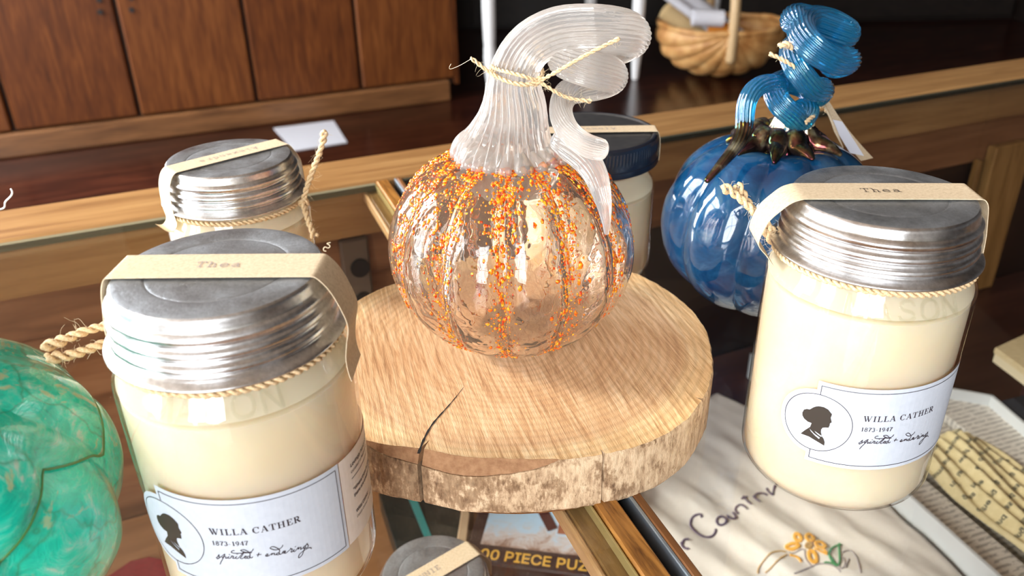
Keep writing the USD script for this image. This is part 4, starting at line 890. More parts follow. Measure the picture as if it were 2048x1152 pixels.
tw = obj('twine', cat(*[rope(q, 0.00088, 200) for q in (loopA, loopB)], rope(t1, .00085, 190, .6), rope(t2, .00088, 190, .3), rope(t3, .0008, 190, .8), rope(t4, .0008, 190), rope(kn, .0009, 190)), m_twine, orange, smooth=True)
wisp = spline(np.array([yy(942, 118, -.007), yy(925, 128, -.007), yy(908, 136, -.007), yy(900, 138, -.007), yy(902, 128, -.007)]), 20)
obj('loose_fibres', cat(*[fuzz(q, n_, 0.0042, 0.00005, 70 + i, wild=1.5) for i, (q, n_) in enumerate(((loopA, 80), (t1, 90), (t2, 50), (t3, 130), (t4, 80), (kn, 90)))], tube(wisp, 0.00012, 5)), m_fibre, tw, smooth=True, kind='stuff')

# the cobalt pumpkin
BP, BA, BB = (0.1483, 0.4372), 0.0614, 0.0521
blue = thing('glass_pumpkin', 'cobalt blue glass pumpkin with a knotted blue ribbed stem, standing between the two right-hand jars', 'glass pumpkin', (BP[0], BP[1], 0))
bb_ = pumpkin(BP, 0.0, BA, BB, 9, 0.10, rad(-101), power=1.25, dimple=0.012, wobble=0.05, twist=0.10)
bi_ = pumpkin(BP, 0.0, BA, BB, 9, 0.12, rad(-101), power=1.25, dimple=0.012, wobble=0.05, twist=0.10, inset=0.003)
obj('body', cat(outward(capped(bb_)), inward(capped(bi_))), m_blue, blue, smooth=True)
BY = BP[1]
rows = [(1582, 262, 0, 40), (1588, 245, 0, 32), (1598, 232, -.002, 27), (1612, 222, -.004, 25)]
def ring_rows(cx, cy, ux, uy, wx, wy, back, a0, a1, r0, r1, n=9, vx=0, vy=0):
    """part of a coil: across = (ux, uy), towards the viewer = back, rising = (wx, wy) over the run."""
    out = []
    for k, a in enumerate(np.radians(np.linspace(a0, a1, n))):
        t = k / (n - 1); out.append((cx + ux * math.cos(a) + vx * math.sin(a) + wx * (t - .5), cy + uy * math.cos(a) + vy * math.sin(a) + wy * (t - .5), -back * math.sin(a), r0 + (r1 - r0) * t))
    return out
coil = ring_rows(1586, 197, 35, 20, 16, -38, .0100, 0, 345, 22, 23, 10, -5, 19) + ring_rows(1621, 128, 36, 30, 24, -44, .0115, 10, 345, 23, 24, 10, -7, 17) + ring_rows(1652, 80, 49, 27, 6, -20, .0150, 14, 300, 26, 28, 12, -10, 22)
coil += [(1604, 38, .008, 28), (1590, 44, .000, 26)]
sp2 = stem_path(rows + coil[1:], BY, 520)
fl2 = lambda th, s: 1 + 0.06 * np.cos(20 * th + 14 * s)
obj('stem', outward(tube(sp2[:, :3], sp2[:, 3], 176, fl2)), m_blue_stem, blue, smooth=True)
tl = stem_path([(1560, 168, -.003, 17), (1535, 167, -.009, 18), (1508, 180, -.013, 18.5), (1494, 205, -.0155, 18.5), (1490, 232, -.0175, 18), (1488, 255, -.020, 17)], BY, 130)
obj('tendril', outward(tube(tl[:, :3], tl[:, 3], 120, lambda th, s: 1 + 0.05 * np.cos(16 * th + 6 * s))), m_blue_stem, blue, smooth=True)
tl2 = stem_path([(1489, 250, -.0195, 17.5), (1482, 275, -.024, 16), (1468, 298, -.030, 13), (1448, 322, -.036, 10.5), (1428, 345, -.040, 8), (1414, 361, -.042, 6.5)], BY, 110)
obj('tendril_tip', outward(tube(tl2[:, :3], tl2[:, 3], 90, lambda th, s: 1 + 0.06 * np.cos(14 * th + 12 * s) * (1 - s))), m_luster, blue, smooth=True)
# dark lustred collar with drawn-out points
ct = []; gg = np.random.default_rng(3); top = np.array([BP[0], BP[1], 0])
nb = bb_.shape[1]
for k in range(9):
    w = 2 * np.pi * (k + 0.25) / 9; j = int((w % (2 * np.pi)) / (2 * np.pi) * nb) % nb; col = bb_[:, j]; hi = col[:, 2] > BB * 0.8; col = col[hi]; rr = np.linalg.norm(col[:, :2] - np.array(BP), axis=1); o = np.argsort(rr)
    reach = 0.027 + 0.007 * gg.random(); t = np.linspace(0.012, reach, 10); q = np.stack([np.interp(t, rr[o], col[o, m]) for m in range(3)], 1); q[:, 2] += np.linspace(0.004, 0.0008, 10)
    q[0, 2] += 0.006; q[1, 2] += 0.004; q[2, 2] += 0.0015
    ct.append(tube(q, np.array([.0060, .0062, .0062, .0058, .0052, .0046, .0040, .0032, .0024, .0014]), 14, lambda th, s: 1 + 0.12 * np.cos(5 * th + 7 * s), ratio=0.75))
neck = stem_path([(1584, 300, 0, 62), (1583, 284, 0, 54), (1583, 268, 0, 46), (1586, 252, 0, 39), (1590, 238, 0, 34)], BY, 60)
ct.append(outward(tube(neck[:, :3], neck[:, 3], 140, lambda th, s: 1 + 0.06 * np.cos(9 * th) * (1 - s) + 0.03 * np.cos(26 * th))))
band_ = stem_path([(1583, 268, 0, 47), (1585, 258, 0, 43), (1588, 247, 0, 39)], BY, 24)
obj('gilded_ring', outward(tube(band_[:, :3], band_[:, 3], 160, lambda th, s: 1 + 0.05 * np.cos(26 * th))), m_gilt, blue, smooth=True)
obj('collar', cat(*[outward(q) for q in ct]), m_luster, blue, smooth=True)
# twine and folded paper tag
def by(px, py, b=0.0): return at_y(px, py, BY + b)
w1 = spline(np.array([by(1540, 108, -.010), by(1560, 117, -.012), by(1580, 128, -.014), by(1605, 145, -.014), by(1630, 165, -.006), by(1638, 185, .002), by(1645, 205, .006), by(1655, 225, .008)]), 60)
w2 = spline(np.array([by(1560, 92, -.011), by(1572, 88, -.012), by(1580, 95, -.010)]), 20)
w3 = spline(np.array([by(1612, 245, -.016), by(1626, 232, -.010), by(1640, 212, .0), by(1648, 195, .004), by(1640, 178, .004)]), 40)
btw = obj('twine', cat(rope(w1, .0011, 170, .0), rope(w2, .0016, 170, .5), rope(w3, .0012, 170)), m_twine, blue, smooth=True)
obj('loose_fibres', cat(fuzz(w2, 60, .005, .00007, 91, wild=1.4), fuzz(w1, 40, .004, .00007, 92), fuzz(w3, 30, .004, .00007, 93)), m_fibre, btw, smooth=True, kind='stuff')
def leaf(quad, n=10, bow=0.0):
    q = np.array(quad, float); u = np.linspace(0, 1, n)[:, None, None]; v = np.linspace(0, 1, 4)[None, :, None]
    P = (1 - u) * ((1 - v) * q[0] + v * q[1]) + u * ((1 - v) * q[3] + v * q[2]); nn = np.cross(q[1] - q[0], q[3] - q[0]); nn /= np.linalg.norm(nn)
    P = P + nn * bow * np.sin(np.pi * u)
    a, f = grid(P + nn * 0.00012); b, f2 = grid(P - nn * 0.00012, flip=True)
    return np.vstack([a, b]), np.vstack([f, f2 + len(a)])
tg = obj('paper_tag', cat(leaf([by(1636, 192, .006), by(1648, 186, .010), by(1746, 316, .030), by(1722, 322, .020)], bow=.002), leaf([by(1636, 196, .004), by(1644, 200, .002), by(1688, 300, .012), by(1668, 262, .010)], bow=.001)), m_kraft, blue, smooth=False)
obj('printed_slip', leaf([by(1659, 238, .0085), by(1684, 243, .0125), by(1728, 312, .0225), by(1700, 306, .017)]), plain('slip_paper', (0.72, 0.74, 0.84), 0.6), tg, smooth=False)

# the emerald pumpkin
GP, GA, GB = (-0.1955, 0.2055), 0.0630, 0.0536
green = thing('glass_pumpkin', 'emerald green marbled glass pumpkin cut off at the left edge, beside the front jar', 'glass pumpkin', (GP[0], GP[1], 0))
gb = pumpkin(GP, 0.0, GA, GB, 8, 0.07, rad(-52), power=1.2, dimple=0.010, wobble=0.05, twist=-0.35)
gi = pumpkin(GP, 0.0, GA, GB, 8, 0.09, rad(-52), power=1.2, dimple=0.010, wobble=0.05, twist=-0.35, inset=0.0032)
obj('body', cat(outward(capped(gb)), inward(capped(gi))), m_green, green, smooth=True)
ng = gb.shape[1]; gn = np.cross(np.gradient(gb, axis=1), np.gradient(gb, axis=0)); gn /= np.linalg.norm(gn, axis=-1, keepdims=True)
if gn[60, 0] @ (gb[60, 0] - np.array([*GP, GB])) < 0: gn = -gn
# the overlaid skirt of pointed glass petals over the shoulders
az = np.linspace(0, 2 * np.pi, ng, endpoint=False)
tri = np.abs(((az - rad(-38)) / (2 * np.pi) * 7) % 1 - 0.5) * 2
low = 0.56 + 0.13 * (1 - tri) + 0.02 * np.sin(5 * az)                # fraction of the way from the bottom where the skirt ends
rowsn = 46; P = np.zeros((rowsn * 2, ng, 3)); nphg = gb.shape[0]
for k in range(rowsn):
    fr = low + (0.985 - low) * k / (rowsn - 1); fi = fr * (nphg - 1); i0 = np.clip(fi.astype(int), 0, nphg - 2); w = (fi - i0)[:, None]; jj = np.arange(ng)
    base_ = gb[i0, jj] * (1 - w) + gb[i0 + 1, jj] * w; nn = gn[i0, jj]
    lift = 0.0030 * min(1, (k + 1) / 4) ** 0.5
    P[rowsn - 1 - k] = base_ + nn * lift; P[rowsn + k] = base_ + nn * 0.0004
obj('petal_skirt', outward(grid(P, cv=True)), m_green_skirt, green, smooth=40)
line = P[rowsn - 1] + 0
seam_p = np.vstack([line, line[:1]])
obj('skirt_seam', tube(seam_p, 0.0005, 6, round_ends=False), plain('olive_glass_seam', (0.10, 0.26, 0.07), 0.1, transmission_weight=0.3), green, smooth=True)
gtop = np.array([GP[0], GP[1], 2 * GB - 0.006])
gs = spline(np.array([(*(gtop + [0, 0, 0]), .016), (*(gtop + [-.002, 0, .010]), .011), (*(gtop + [-.008, .002, .022]), .0085), (*(gtop + [-.020, .004, .030]), .008), (*(gtop + [-.034, .0, .028]), .0075), (*(gtop + [-.040, -.008, .020]), .006)]), 150)
obj('stem', outward(tube(gs[:, :3], gs[:, 3], 120, lambda th, s: 1 + 0.06 * np.cos(14 * th + 12 * s))), m_green_skirt, green, smooth=True)
lf = spline(np.array([deep(-14, 420, .30), deep(2, 418, .30), deep(9, 414, .30), deep(10, 406, .30), deep(16, 398, .30), deep(24, 388, .30), deep(22, 378, .30)]), 30)
gtw = obj('twine', rope(spline(np.array([gs[60, :3] + [.009, 0, 0], gs[60, :3] + [0, -.010, .002], gs[60, :3] + [-.009, 0, .003], gs[60, :3] + [0, .009, .002], gs[60, :3] + [.010, .001, .001], deep(-60, 440, .30), deep(-14, 420, .30)]), 120), .001, 170), m_twine, green, smooth=True)
obj('loose_fibre', tube(lf, 0.00035, 6), m_white_paint, gtw, smooth=True)
# ------------------------------------------------------------------ what lies in the cases
def plank_box(name, corners_px, ztop, zbot, mat, parent=None, c=0.001):
    q = [onz(x, y, ztop)[:2] for x, y in corners_px]
    return prism(q, zbot, ztop, c)


# the puzzle box
PZ = BOT + 0.045
o_ = onz(958, 1090, PZ)[:2]; u_ = onz(1180, 1117, PZ)[:2] - o_; u_ /= np.linalg.norm(u_); v_ = np.array([-u_[1], u_[0]])
pz = thing('puzzle_box', 'boxed jigsaw puzzle with a painted house scene, under the glass by the oak divider', 'puzzle box', (*o_, BOT))
PW, PH, PF = 0.098, 0.125, 0.018
def pq(a, b): return tuple(o_ + u_ * a + v_ * b)
obj('box', prism([pq(-0.009, -PF), pq(PW, -PF), pq(PW, PH), pq(-0.009, PH)], BOT, PZ, 0.0012), plain('puzzle_box_black', (0.030, 0.014, 0.016), 0.35), pz)
def px_sheet(a0, b0, a1, b1, z, n=1): return np.array([(*pq(a0, b0), z), (*pq(a1, b0), z), (*pq(a1, b1), z), (*pq(a0, b1), z)]), np.array([[0, 1, 2], [0, 2, 3]])
m_scene = M('puzzle_picture', {'g': ('geometry', {}), 'n': ('noise_texture', {'scale': 55, 'detail': 5, 'roughness': 0.65, 'distortion': 1.5}), 's': ('vector_math', {'math_type': 'dot_product', 'vector2': (*v_, 0)}), 'of': ('math', {'math_type': 'subtract', 'value2': float(np.dot(v_, o_))}),
                               'mr': ('map_range', {'from_min': 0.0, 'from_max': 0.05, 'to_min': -0.12, 'to_max': 0.42}), 'ad': ('math', {'math_type': 'add'}),
                               'c': ('rgb_ramp', {'ramp': [(0.30, (0.22, 0.13, 0.10)), (0.42, (0.42, 0.34, 0.31)), (0.55, (0.50, 0.48, 0.50)), (0.68, (0.42, 0.56, 0.70)), (0.9, (0.40, 0.60, 0.80))]}), 'p': ('principled_bsdf', {'roughness': 0.3})},
            [('g.position', 'n.vector'), ('g.position', 's.vector1'), ('s.value', 'of.value1'), ('of.value', 'mr.value'), ('n.fac', 'ad.value1'), ('mr.result', 'ad.value2'), ('ad.value', 'c.fac'), ('c.color', 'p.base_color')])
pic = obj('picture', px_sheet(0.001, 0.001, PW - 0.004, PH - 0.004, PZ + 0.0003), m_scene, pz, smooth=False)
m_brick = plain('painted_house', (0.30, 0.10, 0.05), 0.4)
def psheet(pts, z): return prism([pq(*q) for q in pts], z - 0.0002, z)
obj('painted_house', psheet([(0.060, 0.022), (0.092, 0.022), (0.092, 0.070), (0.060, 0.070)], PZ + 0.0006), m_brick, pic, smooth=False)
obj('painted_eave', psheet([(0.028, 0.066), (0.037, 0.069), (0.059, 0.028), (0.052, 0.023)], PZ + 0.0009), plain('painted_eave', (0.07, 0.022, 0.022), 0.4), pic, smooth=False)
obj('painted_wall', psheet([(0.041, 0.068), (0.060, 0.068), (0.060, 0.032)], PZ + 0.0008), plain('painted_pink', (0.62, 0.46, 0.44), 0.4), pic, smooth=False)
for k in range(2):
    obj('painted_window', psheet([(0.067 + 0.012 * k, 0.032), (0.074 + 0.012 * k, 0.032), (0.074 + 0.012 * k, 0.048), (0.067 + 0.012 * k, 0.048)], PZ + 0.0009), plain('painted_window', (0.12, 0.04, 0.03), 0.4) if k == 0 else LK + 'painted_window', pic, smooth=False)
tm = meshkit.text_mesh('100 PIECE PUZZLE', 0.0098, 0.0003, True); tm.update_faces(tm.triangles_center[:, 0] < 0.0995); tv = np.array(tm.vertices); tv[:, 0] *= 0.93
obj('printed_title', (np.stack([o_[0] + u_[0] * (tv[:, 0] - 0.0058) + v_[0] * (tv[:, 1] - PF + 0.0045), o_[1] + u_[1] * (tv[:, 0] - 0.0058) + v_[1] * (tv[:, 1] - PF + 0.0045), PZ + 0.0002 + tv[:, 2]], 1), np.array(tm.faces)), plain('puzzle_gold', (0.62, 0.36, 0.06), 0.4), pz, smooth=False)

# books beside it
def block(name, label, category, corners, ztop, mat, top_mat=None, zb=BOT):
    q = [onz(x, y, ztop)[:2] for x, y in corners]; cc = np.mean(q, 0)
    t = thing(name, label, category, (*cc, zb)); return t, [tuple(x) for x in q]


m_bookd = plain('dark_green_cover', (0.022, 0.035, 0.034), 0.3)
bk, q = block('book', 'dark green hardback book with a turquoise strip, under the glass in front of the slice', 'book', [(757, 985), (800, 1120), (960, 1120), (905, 985)], BOT + 0.022, m_bookd)
obj('cover', prism(q, BOT, BOT + 0.022, 0.001), m_bookd, bk)
s_ = [onz(x, y, BOT + 0.0226)[:2] for x, y in ((812, 985), (853, 1085), (866, 1080), (828, 985))]
obj('spine_strip', prism(s_, BOT + 0.021, BOT + 0.0232), plain('turquoise_strip', (0.06, 0.36, 0.35), 0.4), bk)
st, q = block('wooden_ruler', 'pale narrow wooden strip lying between the dark book and the puzzle box', 'ruler', [(928, 985), (912, 1090), (933, 1092), (945, 985)], BOT + 0.036, None)
obj('strip', prism(q, BOT, BOT + 0.036, 0.001), plain('pale_wood', (0.60, 0.44, 0.28), 0.5), st)
jc = onz(866, 1143, -0.163)[:2]
HJ = 0.127
wdir = onz(935, 1101, -0.163)[:2] - onz(851, 1150, -0.163)[:2]; wang = math.atan2(wdir[1], wdir[0])
jar('candle_jar', 'cream candle jar standing inside the case under the glass, by the puzzle box', jc, H=HJ, base=BOT, ring_gap=0.0010, word='NNIE', word_dir=wang, word_gap=-0.002, soft=True, seed=15, fuzz_n=10, band_w=0.0150,
    band=(wang, [(-.0395, HJ - .026), (-.0375, HJ - .012), (-.0340, HJ - .001), (-.0310, HJ + .0004), (0, HJ + .0005), (.0310, HJ + .0004), (.0355, HJ - .004), (.0405, HJ - .014), (.0400, HJ - .024)]))
rq = [onz(x, y, BOT + 0.004)[:2] for x, y in ((205, 1160), (262, 1122), (300, 1114), (352, 1122), (380, 1230), (250, 1260))]
red = obj('red_cloth', prism(rq, BOT, BOT + 0.006, 0.002), mottled('red_felt', [(0.3, (0.26, 0.008, 0.016)), (0.7, (0.36, 0.014, 0.026))], 300, 0.9)); tag(red, 'crimson red cloth on the case floor, between the green pumpkin and front jar', 'cloth')

# ------------------------------------------------------------------ the embroidered cloth
TZ = BOT + 0.018
def tz(px, py): return onz(px, py, TZ)
corn = [tz(1432, 779)[:2], tz(1560, 830)[:2], tz(1760, 925)[:2], tz(1990, 1165)[:2], tz(1900, 1330)[:2], tz(1170, 1330)[:2], tz(1240, 1060)[:2], tz(1325, 850)[:2]]
m_cloth = mottled('white_cotton', [(0.3, (0.74, 0.70, 0.64)), (0.7, (0.80, 0.77, 0.72))], 700, 0.9, bump=0.2, bdist=0.0002)
BZ = BOT + 0.032
BXP = Polygon([(0.265, 0.782), (0.491, 0.694), (0.530, 0.450), (0.545, 0.360), (0.410, 0.338)])
PZP = Polygon([pq(-0.009, -PF), pq(PW, -PF), pq(PW, PH), pq(-0.009, PH)])
cp = Polygon(corn).difference(unary_union([BXP.buffer(0.004), PZP.buffer(0.004)]))
cp = max(getattr(cp, 'geoms', [cp]), key=lambda g_: g_.area)
x0, y0, x1, y1 = cp.bounds; step = 0.003
fold_d = np.array([0.55, -0.83]); fold_n = np.array([0.83, 0.55])
def cloth_z(xy):
    s, d = xy @ fold_n, xy @ fold_d
    w = 0.0016 * np.sin(s * 150 + 9 * meshkit.noise(np.c_[s * 6, d * 7, 0 * s], 3)) * (0.35 + 0.9 * meshkit.noise(np.c_[s * 9, d * 11, 0 * s + 3], 4)) + 0.007 * (meshkit.fbm(np.c_[s * 40, d * 12, 0 * s], 3, 6) - 0.5)
    return TZ + w
tri_v, tri_f = trimesh.creation.triangulate_polygon(cp.buffer(0), engine='earcut')
tm_ = trimesh.Trimesh(np.c_[tri_v, np.zeros(len(tri_v))], tri_f, process=True)
tv_, tf_ = trimesh.remesh.subdivide_to_size(tm_.vertices, tm_.faces, 0.0045, max_iter=14)
mt = trimesh.Trimesh(tv_, tf_, process=True); tv_ = np.array(mt.vertices); tf_ = np.array(mt.faces)
tv_[:, 2] = cloth_z(tv_[:, :2])
edge_d = np.array([cp.exterior.distance(Point(a)) for a in tv_[:, :2]]); tv_[:, 2] -= 0.008 * np.clip(1 - edge_d / 0.010, 0, 1) ** 2
towel = thing('embroidered_cloth', 'white tea towel embroidered with purple words and a yellow flower, under the glass', 'tea towel', (*np.mean(corn, 0), BOT))
obj('cloth', (tv_, tf_), m_cloth, towel, smooth=True)
def thread(name, paths, r, mat, cropx, cropy, sc, parent):
    ms = []
    for p in paths:
        w = np.array([tz(cropx + x / sc, cropy + y / sc) for x, y in p])
        q = spline(w, max(10, len(p) * 6)) if len(p) > 2 else np.linspace(w[0], w[-1], 8)
        ok = np.array([cp.buffer(-0.002).contains(Point(a)) for a in q[:, :2]])
        if ok.sum() < 4: continue
        q = q[ok]; q[:, 2] = cloth_z(q[:, :2]) + r * 0.3
        ms.append(rope(q, r, 260))
    return obj(name, cat(*ms), mat, parent, smooth=True)
m_purple = plain('purple_thread', (0.11, 0.075, 0.14), 0.8)
def oval(cx, cy, rx, ry, rot=0): return [(cx + rx * math.cos(a) * math.cos(rot) - ry * math.sin(a) * math.sin(rot), cy + rx * math.cos(a) * math.sin(rot) + ry * math.sin(a) * math.cos(rot)) for a in np.linspace(0, 2 * np.pi, 13)]
thread('embroidered_words', [[(450, 540), (450, 510), (360, 505), (305, 560), (305, 640), (360, 715), (440, 770), (540, 790), (620, 770), (660, 700)], oval(740, 610, 70, 58), [(830, 520), (870, 565), (930, 558), (935, 500), (905, 460)], [(935, 560), (960, 530)],
                              [(985, 475), (945, 420), (960, 385), (1020, 368), (1075, 395), (1115, 430)], [(1060, 250), (1105, 315), (1165, 370)], [(1030, 290), (1105, 255)], [(1205, 230), (1255, 285), (1295, 305)], [(1220, 240), (1250, 185), (1320, 160), (1400, 180)], [(1400, 95), (1440, 150), (1490, 185)], [(1490, 185), (1500, 120), (1530, 60)],
                              [(45, 985), (95, 1000), (105, 970), (70, 950), (45, 985), (70, 1050), (130, 1085), (190, 1045)], [(165, 905), (210, 975), (270, 990)], [(180, 925), (205, 875), (265, 870)]], 0.0011, m_purple, 1340, 960, 7.2, towel)
thread('embroidered_petals', [oval(860, 240, 75, 50, .8), oval(1060, 235, 70, 80), oval(1235, 350, 90, 65, .2), oval(780, 360, 110, 48), oval(1110, 530, 60, 105, -.6), [(1130, 420), (1230, 460), (1340, 510)], [(1160, 400), (1260, 420), (1340, 490)], [(740, 500), (850, 520), (920, 600)], oval(1060, 230, 45, 52), oval(860, 240, 50, 30, .8), oval(1235, 350, 62, 42, .2), oval(780, 360, 80, 26), oval(1110, 530, 40, 75, -.6)], 0.0011, plain('yellow_thread', (0.80, 0.42, 0.035), 0.8), 1490, 1050, 8.192, towel)
thread('embroidered_centre', [oval(1040, 370, 50, 40), oval(1040, 370, 26, 20)], 0.0010, plain('ochre_thread', (0.42, 0.24, 0.05), 0.8), 1490, 1050, 8.192, towel)
thread('embroidered_handle', [[(690, 490), (560, 590), (460, 670), (340, 750)], [(660, 440), (520, 450), (400, 510), (300, 590), (230, 680), (215, 760)]], 0.0008, plain('tan_thread', (0.55, 0.36, 0.14), 0.8), 1490, 1050, 8.192, towel)
thread('embroidered_leaf', [[(1570, 310), (1460, 355), (1390, 450), (1390, 560), (1500, 690), (1550, 560), (1575, 310)], [(1390, 540), (1430, 590), (1490, 680)], [(1300, 630), (1400, 640), (1500, 690)]], 0.0010, plain('green_thread', (0.02, 0.26, 0.09), 0.8), 1490, 1050, 8.192, towel)
thread('embroidered_outlines', [[(730, 440), (880, 430), (960, 420), (980, 500), (1050, 620), (1100, 680)], [(1600, 450), (1740, 410), (1850, 600), (1890, 800)], oval(1580, 640, 50, 95), [(1660, 640), (1640, 720), (1700, 560)], [(800, 830), (1000, 720), (1150, 650), (1300, 640), (1450, 690), (1560, 780)]], 0.0007, plain('grey_thread', (0.36, 0.32, 0.33), 0.8), 1490, 1050, 8.192, towel)

# ------------------------------------------------------------------ open book box with a printed scarf
A0 = np.array([0.265, 0.782]); ax = np.array([0.3094, -0.9509]); ay = np.array([0.9509, 0.3094]); LEN = 0.43
def bq(a, b): return tuple(A0 + ax * a + ay * b)
bx_ = thing('scarf_box', 'white open presentation box lined with printed book pages, behind the tea towel', 'box', (*BXP.centroid.coords[0], BOT))
m_boxw = plain('white_card', (0.74, 0.78, 0.80), 0.5)
m_page = M('printed_pages', {'g': ('geometry', {}), 'vr': ('vector_rotate', {'rotate_type': 'z_axis', 'angle': -math.atan2(ay[1], ay[0])}), 'mp': ('mapping', {'scale': (130, 430, 430)}), 'n': ('noise_texture', {'scale': 1.0, 'detail': 2}), 'w': ('wave_texture', {'bands_direction': 'y', 'scale': 55.0, 'distortion': 0.0}),
                             'lt': ('math', {'math_type': 'greater_than', 'value2': 0.55}), 'lw': ('math', {'math_type': 'greater_than', 'value2': 0.45}), 'a': ('math', {'math_type': 'multiply'}), 'x': ('mix', {'color1': (0.74, 0.71, 0.65), 'color2': (0.42, 0.40, 0.37)}), 'p': ('principled_bsdf', {'roughness': 0.8})},
           [('g.position', 'vr.vector'), ('vr.vector', 'mp.vector'), ('vr.vector', 'w.vector'), ('mp.vector', 'n.vector'), ('w.fac', 'lt.value1'), ('n.fac', 'lw.value1'), ('lt.value', 'a.value1'), ('lw.value', 'a.value2'), ('a.value', 'x.fac'), ('x.color', 'p.base_color')])
bcs = list(BXP.exterior.coords)[:-1]; inn = BXP.buffer(-0.003, join_style=2)
for i, nm in enumerate(('end_wall', 'side_wall', 'side_wall', 'end_wall', 'side_wall')):
    wl = LineString([bcs[i], bcs[(i + 1) % 5]]).buffer(0.003, cap_style=2, join_style=2).intersection(BXP)
    obj(nm, prism(wl, BOT, BZ), m_boxw, bx_, smooth=False)
obj('lining', prism(inn, BOT, BOT + 0.006), m_page, bx_, smooth=False)
obj('page_flap', prism(Polygon([bq(.05, .004), bq(LEN, .004), bq(LEN, .041), bq(.05, .041)]).intersection(inn), BOT + 0.007, BOT + 0.020), m_page, bx_)
obj('page_flap', prism(Polygon([bq(.05, .132), bq(LEN, .132), bq(LEN, .21), bq(.05, .21)]).intersection(inn), BOT + 0.007, BOT + 0.020), m_page, bx_)
obj('page_flap', prism(Polygon([bq(.05, .045), bq(.178, .045), bq(.178, .128), bq(.05, .128)]).intersection(inn), BOT + 0.007, BOT + 0.013), m_page, bx_)
# folded scarf: long soft pleats with woven words
m_scarf = mottled('cream_scarf', [(0.3, (0.62, 0.52, 0.28)), (0.7, (0.74, 0.64, 0.38))], 120, 0.85)
U = np.linspace(0.186, LEN - 0.030, 90); Vv = np.linspace(0.0445, 0.128, 70); uu, vv = np.meshgrid(U, Vv, indexing='ij')
hh = BOT + 0.0165 + 0.020 * np.clip(np.sin((vv - 0.043) / 0.0865 * np.pi), 0, 1) ** 0.35 + 0.0026 * np.sin(vv * 520 + 3 * np.sin(uu * 26)) + 0.0022 * np.sin(uu * 60 + vv * 150) - 0.008 * np.exp(-(np.minimum(uu - .186, LEN - .030 - uu) / .004) ** 2)
scarf = thing('scarf', 'cream folded scarf printed with dark words, lying in the white box', 'scarf', (*bq(0.3, 0.086), BOT + 0.0065))
Pq = np.stack([A0[0] + ax[0] * uu + ay[0] * vv, A0[1] + ax[1] * uu + ay[1] * vv, hh], -1)
obj('cloth', grid(Pq), m_scarf, scarf, smooth=True)
words = ['the', 'road', 'prairie', 'and', 'wind', 'over', 'with', 'land', 'was', 'long', 'under', 'grass', 'sky', 'far', 'of the', 'light', 'home', 'summer']
g = np.random.default_rng(4); wm = []
for i, v0 in enumerate(np.arange(0.052, 0.124, 0.0125)):
    u0 = 0.192 + 0.011 * (i % 2)
    while u0 < LEN - 0.045:
        m = meshkit.text_mesh(words[g.integers(len(words))], 0.0042, 0.00001, True); q = np.array(m.vertices); up = np.abs(np.array(m.face_normals)[:, 2] - 1) < 0.1
        wl = q[:, 0].max(); a = u0 + q[:, 1] * 1.0; b = v0 + q[:, 0] * 0.72 - wl * 0.36 + 0.0     # the words run across the pleats
        from scipy.interpolate import RegularGridInterpolator
        z = RegularGridInterpolator((U, Vv), hh, bounds_error=False, fill_value=None)(np.c_[a, b]) + 0.0007
        wm.append((np.stack([A0[0] + ax[0] * a + ay[0] * b, A0[1] + ax[1] * a + ay[1] * b, z], 1), np.array(m.faces)[up])); u0 += 0.0145 + 0.004 * g.random()
obj('printed_words', cat(*wm), plain('scarf_ink', (0.05, 0.06, 0.055), 0.8), scarf, smooth=False)
# folded dark things and a cream envelope beyond
cq = [onz(x, y, BOT + 0.09)[:2] for x, y in ((1990, 695), (2110, 640), (2200, 760), (2085, 765))]
env = thing('cream_notebook', 'cream notebook raised on a red pouch at the right edge, inside the case', 'notebook', (*np.mean(cq, 0), BOT + 0.07))
obj('cover', prism([tuple(x) for x in cq], BOT + 0.084, BOT + 0.09, 0.0006), mottled('cream_cover', [(0.3, (0.55, 0.44, 0.25)), (0.7, (0.64, 0.53, 0.32))], 200, 0.6), env)
obj('pages', prism([tuple(np.mean(cq, 0) + (np.array(x) - np.mean(cq, 0)) * 0.97) for x in cq], BOT + 0.074, BOT + 0.084), plain('notebook_pages', (0.66, 0.58, 0.40), 0.8), env)
mc = np.mean(cq, 0) + np.array([0.045, 0.02])
pouch = thing('pouch', 'dark red fabric pouch under the cream notebook in the case', 'pouch', (*mc, BOT))
pv = lathe([(0.001, 0), (.030, 0), (.034, .006), (.035, .030), (.032, .060), (.026, .0732), (0.001, .0735)], (*mc, BOT), 48, lambda r, z, th: (r * (1 + 0.05 * np.sin(5 * th)), z + 0 * th))
obj('body', pv, mottled('red_fabric', [(0.3, (0.030, 0.003, 0.005)), (0.7, (0.055, 0.005, 0.008))], 300, 0.9), pouch, smooth=True)
nq = [onz(x, y, BOT + 0.035)[:2] for x, y in ((2003, 790), (2062, 775), (2250, 900), (2205, 960))]
nv2 = obj('navy_cloth', prism([tuple(x) for x in nq], BOT, BOT + 0.035, 0.008), mottled('navy_fabric', [(0.3, (0.006, 0.007, 0.012)), (0.7, (0.010, 0.012, 0.018))], 200, 0.9)); tag(nv2, 'folded navy cloth beside the white box at the right edge', 'cloth')

